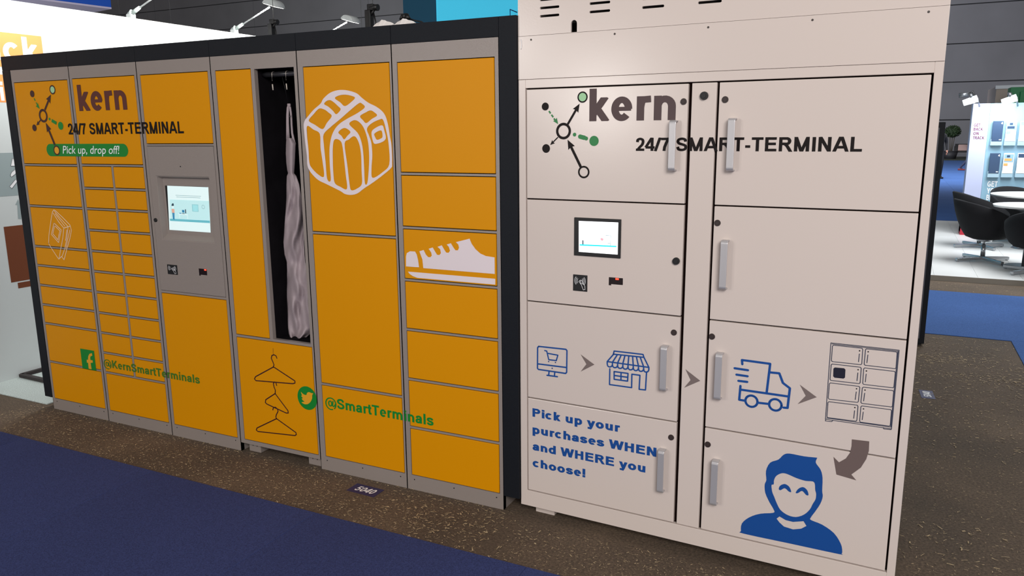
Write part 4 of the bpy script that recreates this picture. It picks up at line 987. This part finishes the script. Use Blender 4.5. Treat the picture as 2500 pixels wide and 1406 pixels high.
# things lying on top of the yellow lockers
def on_top(px0, px1, py, name, label, m, h, Y=.08, shape=None):
    a = at(px0, py, Y).x; b = at(px1, py, Y).x
    bm = bmesh.new()
    if shape: shape(bm, a, b)
    else:
        n = 12; pf_ = [.2, .6, .8, .9, .85, .7, .5, .55, .6, .5, .45, .5, .2] if h < .03 else [.1, .7, .75, .85, 1, .95, .92, .8, .75, .7, .62, .5, .25]
        top = [bm.verts.new((a+(b-a)*i/n, Y+(.03 if 0 < i < n else 0), 2.078+h*pf_[i])) for i in range(n+1)]
        bot = [bm.verts.new((a+(b-a)*i/n, Y-.0, 2.078)) for i in range(n+1)]; bk = [bm.verts.new((a+(b-a)*i/n, Y+.09, 2.078)) for i in range(n+1)]
        for i in range(n):
            bm.faces.new((bot[i], bot[i+1], top[i+1], top[i])); bm.faces.new((top[i], top[i+1], bk[i+1], bk[i]))
            bm.faces.new((bk[i], bk[i+1], bot[i+1], bot[i]))
    o = obj(name, bm, m); tag(o, label, 'packaging' if m is PLA else 'cable'); return o
PLA = mat('white_wrap', (236, 230, 226), .5)
on_top(905, 956, 58, 'plastic_wrap', 'crumpled white wrap on locker top beside the right black spotlight', PLA, .042)
on_top(957, 1008, 54, 'plastic_wrap', 'pointed white wrap on locker top under black plug and cable', PLA, .040)
def plug(bm, a, b):
    y = .22; p = [at(x, yv, y) for x, yv in ((976, 47), (984, 41), (992, 40), (1000, 46), (1012, 50), (1028, 53))]
    tube(bm, [p[3], p[4], p[5], p[5]+Vector((.05, 0, -.03))], .004, 6)
    pr = [0.004, .013, .015, .006]
    for q_, r_ in zip(range(3), pr): cyl(bm, p[q_], p[q_+1], pr[q_], pr[q_+1], 12)
on_top(975, 1028, 46, 'power_plug', 'black plug with trailing cable on the locker top near the cyan tower', BLACK, 0, shape=plug)

# ------------------------------------------------------------------ background towers and hanging sign
YT = 9.0
xa, xb = at(985, 40, YT).x, at(1065, 45, YT).x
tw = empty('banner_tower', ((xa+xb)/2, YT+1.6, 0), 0, 'tall banner tower above the lockers, dark teal front, glowing cyan side', 'tower')
tx, ty = tw.location.x, tw.location.y
box('core', xa-tx, xb-tx, -1.6, 1.9, 0, 5.5, mat('teal_cloth', (30, 96, 128), .7), tw)
CY = mat('cyan_lightbox', (66, 192, 226), .5, emit=.72)
o = box('side_banner', xb-tx+.001, xb-tx+.02, -1.59, 6.0, .05, 5.5, CY, tw)
bm = bmesh.new(); q0 = onwall(1245, 23, xb+.022); q1 = onwall(1262, 30, xb+.022)
tube(bm, [Vector((q0.x, q0.y, q0.z-.3))-tw.location, q0-tw.location, q1-tw.location], .012, 6); obj('banner_line', bm, mat('deep_blue', (20, 60, 130), .5), tw)
# blue hanging sign top left
YS = 4.2; c0 = at(272, 18, YS)
sg = empty('hanging_sign', (c0.x, YS, c0.z), math.radians(-9), 'blue box sign with mauve underside hanging above the left partition', 'sign')
s0 = sg.location
box('underside', -1.6, .0, -4.5, .0, -.02, .0, mat('mauve_panel', (222, 214, 244), .6), sg); box('blue_face', -1.6, .0, -4.5, .0, 0.0, .9, mat('royal_blue', (16, 92, 214), .5), sg, bev=.003)

# hall back wall, built of long panels
hw = empty('wall_back', (-10, 50.4, 0)); hw['kind'] = 'structure'
HW = mat('hall_wall', (116, 116, 122), .8, var=.08, vscale=.4); HWG = mat('hall_wall_gap', (50, 50, 54), .9)
box('wall_core', -60, 60, .12, .3, 0, 15, HWG, hw)
zs = [0, 2.15, 4.3, 6.45, 8.6, 10.75, 12.9, 15]
for j, (a, b) in enumerate(zip(zs, zs[1:])):
    for i in range(10):
        x = -60+i*12; box('wall_panel', x+.012, x+11.988, 0, .13, a+.03, b-.03, HW, hw)

# ------------------------------------------------------------------ right: platform stand
px0, px1, py0, py1, pz = 2.9, 9.2, 6.76, 12.72, .055
pf = empty('platform', ((px0+px1)/2, (py0+py1)/2, 0), 0, 'low white plank-floored exhibition platform with grey edge strip', 'platform')
c = pf.location; PLW = mat('white_laminate', (222, 222, 220), .35, var=.03, vscale=3)
o = box('plinth', px0-c.x, px1-c.x, py0-c.y, py1-c.y, 0, pz-.008, mat('edge_grey', (150, 148, 144), .6), pf)
bm = bmesh.new(); cube(bm, -.2092, .2092, -.5942, .5942, pz-.008, pz, .0012, 1); first = obj('floor_plank', bm, PLW, pf)
nx = int((px1-px0)/.42); ny = 5
for i in range(nx):
    for j in range(ny):
        o = first if i == j == 0 else first.copy()
        if o is not first: COL.objects.link(o)
        o.parent = pf; o.location = (px0+.21+i*.42-c.x, py0+.595+j*1.19-c.y, 0)
box('edge_strip', px0-c.x, px1-c.x, py0-c.y-.012, py0-c.y, 0, pz+.002, mat('edge_alu', (140, 134, 124), .45), pf)

# display stand with brochures
b0 = ground(2343, 573, pz); YD = b0.y
ds = empty('display_stand', (b0.x+1.0, YD+.15, pz), 0, 'tall pale blue display wall with brochure pockets on the platform', 'display'); d0 = ds.location
xl_ = b0.x; ztop = at(2400, 252.5, YD).z; xm = at(2419, 252, YD).x; xl_t = at(2376, 253, YD).x
LAV = mat('lavender_panel', (172, 178, 206), .5); ICE = mat('ice_blue_print', (128, 164, 184), .5)
box('side_pillar', xl_-d0.x, xm-d0.x, -.15, .15, .03, ztop-pz, LAV, ds, bev=.004)
box('display_panel', xm-d0.x+.001, 2.9, -.14, .15, .0, ztop-pz, ICE, ds, bev=.004)
box('red_base', xl_-d0.x, xm-d0.x-.001, -.152, .14, 0, .12, mat('red_laminate', (190, 40, 60), .5), ds)
yf = YD+.0
def D(px, py, y=YD): p = at(px, py, y); return (p.x-d0.x, p.z-d0.z)
MAR = mat('maroon_print', (96, 36, 66), .5)
for i, s in enumerate(('GET', 'BACK', 'ON', 'TRACK')):
    yb_ = (309, 319, 329.5, 340)[i]; x0, z0 = D(2377.5-i*.9, yb_); x1_ = D((2393, 2399.5, 2389, 2402.5)[i], yb_)[0]; z1 = D(2378, yb_-7.2)[1]
    text('lettering', s, x0, x1_, z0, z1, MAR, ds, -.1525, 'H', .01)
for i, s in enumerate(('GET', 'YOUR', 'BROCHURE')):
    yb_ = (455.5, 472, 488.5)[i]; x0, z0 = D(2410-i*1.4, yb_, YD+.01); x1_ = D((2434.5, 2443.5, 2470)[i], yb_, YD+.01)[0]; z1 = D(2410, yb_-13.3, YD+.01)[1]
    text('lettering', s, x0, x1_, z0, z1, PAPER, ds, -.1425, 'H', .022)
NV = mat('navy_brochure', (38, 62, 92), .4); ACR = mat('clear_acrylic', (150, 176, 190), .15)
bpos = []
for row, (yt, yb_, xs_) in enumerate(((295, 345, (2420, 2453, 2486)), (374, 423, (2412.5, 2446, 2480)))):
    for k, x in enumerate(xs_):
        a = D(x, yb_, YD-.05); b = D(x+31, yt, YD-.05)
        box('brochure_pocket', a[0]-.008, b[0]+.008, -.20, -.14, a[1]-.06, a[1]+.03, ACR, ds, bev=.003)
        names = ('navy brochure', 'photo brochure', 'white brochure')
        br_ = empty('brochure', (a[0]+d0.x+.11, YD-.05, a[1]+d0.z), 0, '%s %s in %s row of pockets on the display wall' % (('leftmost', 'middle', 'rightmost')[k], names[k], ('upper', 'lower')[row]), 'brochure', 'brochures on the display wall')
        W_ = b[0]-a[0]; H_ = b[1]-a[1]; bx = a[0]+d0.x-br_.location.x
        box('cover', bx, bx+W_, -.004, .03, 0, H_, NV if k == 0 else PAPER, br_, bev=.003)
        if k == 0:
            text('lettering', '4', bx+W_*.76, bx+W_*.93, H_*.84, H_*.94, PAPER, br_, -.0052, 'H', .02); box('cover_mark', bx+W_*.72, bx+W_*.92, -.0055, -.003, H_*.06, H_*.10, PAPER, br_)
        elif k == 1:
            for pk, (u0, u1, v0, v1, mm) in enumerate(((.05, .95, .55, .95, ICE), (.1, .8, .62, .74, (ORA if row else NV)), (.3, .6, .8, .9, NV), (.05, .45, .38, .5, (ORA if row else ICE)))):
                box('cover_picture', bx+W_*u0, bx+W_*u1, -.0055-.0012*pk, -.003, H_*v0, H_*v1, mm, br_)
        else:
            box('cover_picture', bx+W_*.05, bx+W_*.95, -.0055, -.003, H_*.78, H_*.97, ICE if row == 0 else NV, br_)

GLOW2 = mat('bright_lens', (235, 248, 255), .3, emit=7.)
def booth_lamp(px, py, Y, label, pw_):
    a = at(px, py, Y); r = empty('booth_lamp', a, 0, label, 'lamp')
    bm = bmesh.new(); cyl(bm, (-.09, 0, -.03), (.08, 0, .03), .040, .050, 16); o = obj('lens', bm, GLOW2, r)
    bm = bmesh.new(); cyl(bm, (-.02, .0, .06), (.02, 0, .075), .05, .03, 12); cyl(bm, (.08, 0, .03), (.16, .45, -.10), .012, seg=8); obj('housing', bm, STEEL, r)
    area('booth_lamp_beam', a+Vector((0, -.02, -.09)), (a.x, Y+.6, a.z-1.4), .2, pw_, (.9, .97, 1))
booth_lamp(2370, 246, YD-.35, 'glaring booth lamp above left end of the display wall', 5)
booth_lamp(2465, 244, YD-.35, 'glaring booth lamp in front of the green sign', 7)
a = at(2341, 233, YD); b = at(2364, 230, YD)
t = empty('tube_lamp', (a+b)/2, 0, 'grey cylindrical lamp hanging left of the glaring booth lamp', 'lamp')
bm = bmesh.new(); cyl(bm, a-t.location, b-t.location, .035, seg=14); obj('body', bm, STEEL, t); bm = bmesh.new(); tube(bm, [b-t.location, b-t.location+Vector((.05, 0, .04)), b-t.location+Vector((.10, .02, -.05)), b-t.location+Vector((.13, .05, -.20))], .014, 6); obj('arm', bm, BLACK, t)
# stands behind the display wall
a = at(2433, 211, 20); b = at(2472, 250, 20); o = box('body', -1.4, 2.2, 0, 2, 0, a.z, mat('beige_wall', (196, 176, 160), .7), None, bev=.01)
st_ = empty('exhibition_booth', (a.x+1.4, 20, 0), 0, 'beige booth block rising behind the display wall', 'booth'); o.parent = st_
box('roof_rim', -1.42, 2.2, -.03, .02, a.z-.06, a.z+.02, PAPER, st_)
a = at(2468, 213, 18); gs = empty('green_sign', (a.x+.8, 18, 0), 0, 'green box sign above the display wall at the right edge', 'sign')
GRN = mat('green_sign_face', (14, 130, 72), .5); box('face', -.8, 1.4, 0, .5, a.z-.55, a.z, GRN, gs, bev=.01); box('face', -.62, 1.4, -.12, 0, a.z-.5, a.z-.1, GRN, gs, bev=.01); box('post', -.7, -.6, .1, .2, 0, a.z-.55, STEEL, gs); box('post', 1.2, 1.3, .1, .2, 0, a.z-.55, STEEL, gs)

# tub chairs and tables
FEL = mat('black_felt', (22, 22, 25), .9, bump=.3, bscale=150, spec=.3)
def tub_shell():
    bm = bmesh.new(); n = 40; rings = []
    def hgt(t):   # 0 = back
        a = abs(((t+math.pi) % (2*math.pi))-math.pi)
        s = .5+.5*math.cos(a); return .43+.31*s**.62 if a < 2.7 else .43+.31*s**.62
    for lv in range(9):
        ring = []
        for i in range(n):
            t = 2*math.pi*i/n; h = hgt(t); s = lv/5 if lv <= 5 else 1
            if lv <= 5:
                rr_ = .13+.19*math.sin(s*math.pi/2)**.75; z = .27+(h-.27)*(1-math.cos(s*math.pi/2))**.9
            elif lv == 6: rr_ = .305; z = h+.012
            elif lv == 7: rr_ = .275; z = h-.005
            else: rr_ = .245; z = .40
            lean = .05*max(0, z-.4)/.3
            x = -math.cos(t)*(rr_*1.0+lean*max(0, math.cos(t))); y = math.sin(t)*rr_*1.02
            ring.append(bm.verts.new((x, y, z)))
        rings.append(ring)
    for A_, B_ in zip(rings, rings[1:]):
        for i in range(n): bm.faces.new((A_[i], A_[(i+1) % n], B_[(i+1) % n], B_[i]))
    bm.faces.new(rings[0][::-1]); bm.faces.new(rings[-1])
    return bm
def make_chair():
    r = empty('tub_chair', (0, 0, pz)); r['category'] = 'chair'; r['group'] = 'black tub chairs on the platform'
    obj('shell', tub_shell(), FEL, r, smooth=True)
    bm = bmesh.new(); cyl(bm, (0, 0, .39), (0, 0, .435), .235, .225, 28); obj('seat_cushion', bm, FEL, r)
    bm = bmesh.new(); cyl(bm, (0, 0, .06), (0, 0, .20), .026, seg=14); cyl(bm, (0, 0, .2), (0, 0, .28), .016, seg=14); cyl(bm, (0, 0, .245), (0, 0, .275), .08, .09, 16); obj('column', bm, CHROME, r)
    for k in range(4):
        bm = bmesh.new(); cube(bm, .015, .34, -.019, .019, .02, .055, .005)
        for v in bm.verts:
            if v.co.x > .2: v.co.z -= .012
        cyl(bm, (.32, 0, 0), (.32, 0, .012), .014, seg=10)
        bmesh.ops.rotate(bm, verts=bm.verts, matrix=Matrix.Rotation(math.radians(20+90*k), 3, 'Z')); obj('leg', bm, CHROME, r)
    return r
ch0 = make_chair()
def copy_tree(o, parent=None):
    c_ = o.copy(); COL.objects.link(c_); c_.parent = parent
    for k in [x for x in COL.objects if x.parent == o]: copy_tree(k, c_)
    return c_
spots = [(2398, 633, 12, 'nearest black tub chair at the small tables, its back to the left', 1.0), (2389, 600, 8, 'black tub chair directly behind the nearest one, only its back rim and base showing', 1.0),
         (2522, 662, 118, 'black tub chair cut by the right frame edge, seen from behind', 1.0), (2470, 584, -75, 'dark tub chair on the far side, half hidden by the white table tops', 1.0)]
for i, (px, py, rz, lb, sc_) in enumerate(spots):
    o = ch0 if i == 0 else copy_tree(ch0)
    p = ground(px, py, pz+.02); o.location = (p.x, p.y, pz); o.rotation_euler = (0, 0, math.radians(rz)); o['label'] = lb
TT = mat('white_table_top', (240, 240, 238), .3)
def table(px, py, r_, label):
    p = ground(px, py, pz+.72); r = empty('round_table', (p.x, p.y, pz), 0, label, 'table', 'round tables on the platform')
    bm = bmesh.new(); cyl(bm, (0, 0, .695), (0, 0, .72), r_-.01, r_, 48); obj('table_top', bm, TT, r)
    bm = bmesh.new(); cyl(bm, (0, 0, .02), (0, 0, .695), .03, seg=16); obj('column', bm, CHROME, r)
    bm = bmesh.new(); cyl(bm, (0, 0, 0), (0, 0, .02), .22, .20, 32); obj('foot_plate', bm, CHROME, r)
table(2519, 500.5, .38, 'nearer round white table beside the tub chairs'); table(2530, 474.5, .52, 'farther round white table, just above the nearer one')

# ------------------------------------------------------------------ far: tree, seating
p = ground(2319, 389)
tr_ = empty('potted_tree', p, 0, 'ball-headed tree in a dark pot against the far hall wall', 'tree')
bm = bmesh.new(); cyl(bm, (0, 0, 0), (0, 0, .42), .26, .36, 20); cyl(bm, (0, 0, .42), (0, 0, .45), .38, .38, 20); obj('pot', bm, mat('dark_pot', (44, 44, 50), .6), tr_)
for dx in (-.10, .02, .12):
    bm = bmesh.new(); cyl(bm, (dx*.4, 0, .42), (dx, 0, 1.25), .02, .016, 8); obj('stem', bm, mat('stem_brown', (70, 62, 50), .8), tr_)
bm = bmesh.new(); rnd = random.Random(5)
for _ in range(1500):
    v = Vector((rnd.gauss(0, 1), rnd.gauss(0, 1), rnd.gauss(0, 1))).normalized(); rad = rnd.uniform(.7, 1.0); c_ = Vector((v.x*.42*rad, v.y*.42*rad, 1.50+v.z*.33*rad))
    a = Vector((rnd.uniform(-1, 1), rnd.uniform(-1, 1), rnd.uniform(-1, 1))).normalized()*.045; b = a.cross(v).normalized()*.025
    bm.faces.new([bm.verts.new(c_+k) for k in (-a, b, a, -b)])
tag(obj('foliage', bm, mat('leaf_green', (44, 66, 36), .7, var=.4, vscale=6), tr_, fix=False), kind='stuff')
p = ground(2350, 386.5); bn = empty('lounge_chair', p, 0, 'black framed lounge chair with a pale cushion by the far wall', 'chair')
for x in (-.42, .42):
    for y in (-.3, .3): box('leg', x-.025, x+.025, y-.025, y+.025, .02, .68 if y > 0 else .55, BLACK, bn)
box('seat', -.42, .42, -.3, .3, .33, .42, BLACK, bn, bev=.01); box('backrest', -.42, .42, .28, .34, .40, .80, BLACK, bn, bev=.01)
box('cushion', -.26, .2, .14, .27, .42, .76, mat('rose_cushion', (190, 160, 156), .8), bn, bev=.05, seg=3)

# ------------------------------------------------------------------ people
SKIN = mat('skin', (196, 140, 118), .6)
def person(loc, rz, label, shirt, trousers, shoes, hair, stride=.3, bag=None):
    root = empty('person', loc, rz, label, 'person')
    me = bpy.data.meshes.new('body'); s = stride
    J = dict(pel=((0, 0, .94), .15), sp=((0, 0, 1.12), .135), ch=((.01, 0, 1.33), .155), nk=((.015, 0, 1.50), .055), hd=((.03, 0, 1.60), .085), ht=((.035, 0, 1.70), .085))
    for sd, q_ in ((1, 1), (-1, -1)):
        k = 'l' if sd > 0 else 'r'
        J['hip'+k] = ((0, sd*.09, .90), .095); J['kn'+k] = ((s*.42*sd+.05, sd*.09, .50 if sd > 0 else .51), .062); J['an'+k] = ((s*.9*sd-(.02 if sd > 0 else .05), sd*.085, .09 if sd > 0 else .12), .042)
        J['sh'+k] = ((0, sd*.17, 1.42), .065); J['el'+k] = ((-s*.25*sd, sd*.24, 1.16), .045); J['wr'+k] = ((-s*.3*sd+.1, sd*.235, .93), .030); J['ha'+k] = ((-s*.32*sd+.12, sd*.23, .86), .034)
    for k in 'lr': J['ft'+k] = (tuple(Vector(J['an'+k][0])+Vector((.07, 0, -.05 if k == 'l' else -.07))), .038)
    names = list(J); E_ = [('pel', 'sp'), ('sp', 'ch'), ('ch', 'nk'), ('nk', 'hd'), ('hd', 'ht')]
    for k in 'lr': E_ += [('pel', 'hip'+k), ('hip'+k, 'kn'+k), ('kn'+k, 'an'+k), ('an'+k, 'ft'+k), ('ch', 'sh'+k), ('sh'+k, 'el'+k), ('el'+k, 'wr'+k), ('wr'+k, 'ha'+k)]
    me.from_pydata([J[n_][0] for n_ in names], [(names.index(a), names.index(b)) for a, b in E_], [])
    t = bpy.data.objects.new('tmp', me); COL.objects.link(t); t.modifiers.new('s', 'SKIN'); sb = t.modifiers.new('u', 'SUBSURF'); sb.levels = sb.render_levels = 2
    for i, n_ in enumerate(names):
        v = me.skin_vertices[0].data[i]; v.radius = (J[n_][1],)*2; v.use_root = n_ == 'pel'
    dg = bpy.context.evaluated_depsgraph_get(); m2 = bpy.data.meshes.new_from_object(t.evaluated_get(dg)); bpy.data.objects.remove(t); m2.name = 'body'
    m2.materials.clear()
    for mm in (trousers, shirt, SKIN): m2.materials.append(mm)
    for f in m2.polygons:
        c_ = f.center; f.use_smooth = True
        f.material_index = 2 if (c_.z > 1.49 or (c_.z < .93 and abs(c_.y) > .19)) else (1 if c_.z > .93 else 0)
    b = bpy.data.objects.new('body', m2); COL.objects.link(b); b.parent = root
    bm = bmesh.new(); bmesh.ops.create_uvsphere(bm, u_segments=18, v_segments=12, radius=.108)
    for v in bm.verts:
        v.co = Vector((v.co.x*1.02+.012, v.co.y*.92, v.co.z*1.08+1.685))
        if v.co.x > .075 and v.co.z < 1.73: v.co.x = .075
        if v.co.z < 1.60: v.co.z = 1.60
    obj('hair', bm, hair, root, smooth=True)
    bm = bmesh.new()
    for sd in (1, -1):
        cyl(bm, (.110, sd*.032, 1.665), (.122, sd*.032, 1.665), .009, .006, 8)
    cyl(bm, (.112, -.02, 1.605), (.118, .02, 1.605), .006, seg=6); cyl(bm, (.105, 0, 1.655), (.135, 0, 1.63), .010, .014, 8); obj('face', bm, mat('lip_dark', (120, 70, 60), .6), root)
    for sd in (1, -1):
        an = J['an'+('l' if sd > 0 else 'r')][0]; bm = bmesh.new(); cube(bm, an[0]-.08, an[0]+.18, an[1]-.045, an[1]+.045, 0, .075, .03, 3)
        for v in bm.verts:
            if v.co.x > an[0]+.05: v.co.z *= .75
        obj('shoe', bm, shoes, root)
    for sd in (1, -1):
        k = 'l' if sd > 0 else 'r'; h = Vector(J['ha'+k][0]); bm = bmesh.new()
        for f_ in range(4):
            o_ = Vector((.03-.018*f_, 0, -.01)); tube(bm, [h+o_, h+o_+Vector((.004, -.004*sd, -.05)), h+o_+Vector((.0, -.014*sd, -.08+.006*abs(f_-1)))], .0085, 6)
        tube(bm, [h+Vector((.03, 0, .02)), h+Vector((.05, -.01*sd, -.01)), h+Vector((.05, -.015*sd, -.035))], .0095, 6); obj('fingers', bm, SKIN, root, smooth=True)
    return root
DK = mat('black_suit', (24, 24, 28), .85); JN = mat('dark_jeans', (38, 46, 74), .85); HB = mat('brown_hair', (48, 34, 26), .7); RS = mat('red_brown_shoe', (120, 44, 44), .5); PK = mat('coral_shoe', (206, 96, 96), .5); GR = mat('grey_shirt', (90, 92, 100), .8)
p = ground(2299, 436); person((p.x-.17, p.y, .006), math.radians(-70), 'person in black clothes standing far off beside the white cabinet edge', DK, DK, BLACK, HB, .12)
p = ground(2348, 416); person((p.x+.36, p.y, .006), math.radians(0), 'person striding behind the display wall, only one dark leg and reddish shoe showing', DK, JN, RS, HB, .42)
p = ground(2492, 748); person((p.x+.52, p.y+.05, .006), math.radians(180), 'person walking past the right frame edge, only a coral shoe tip in view', GR, JN, PK, HB, .34)
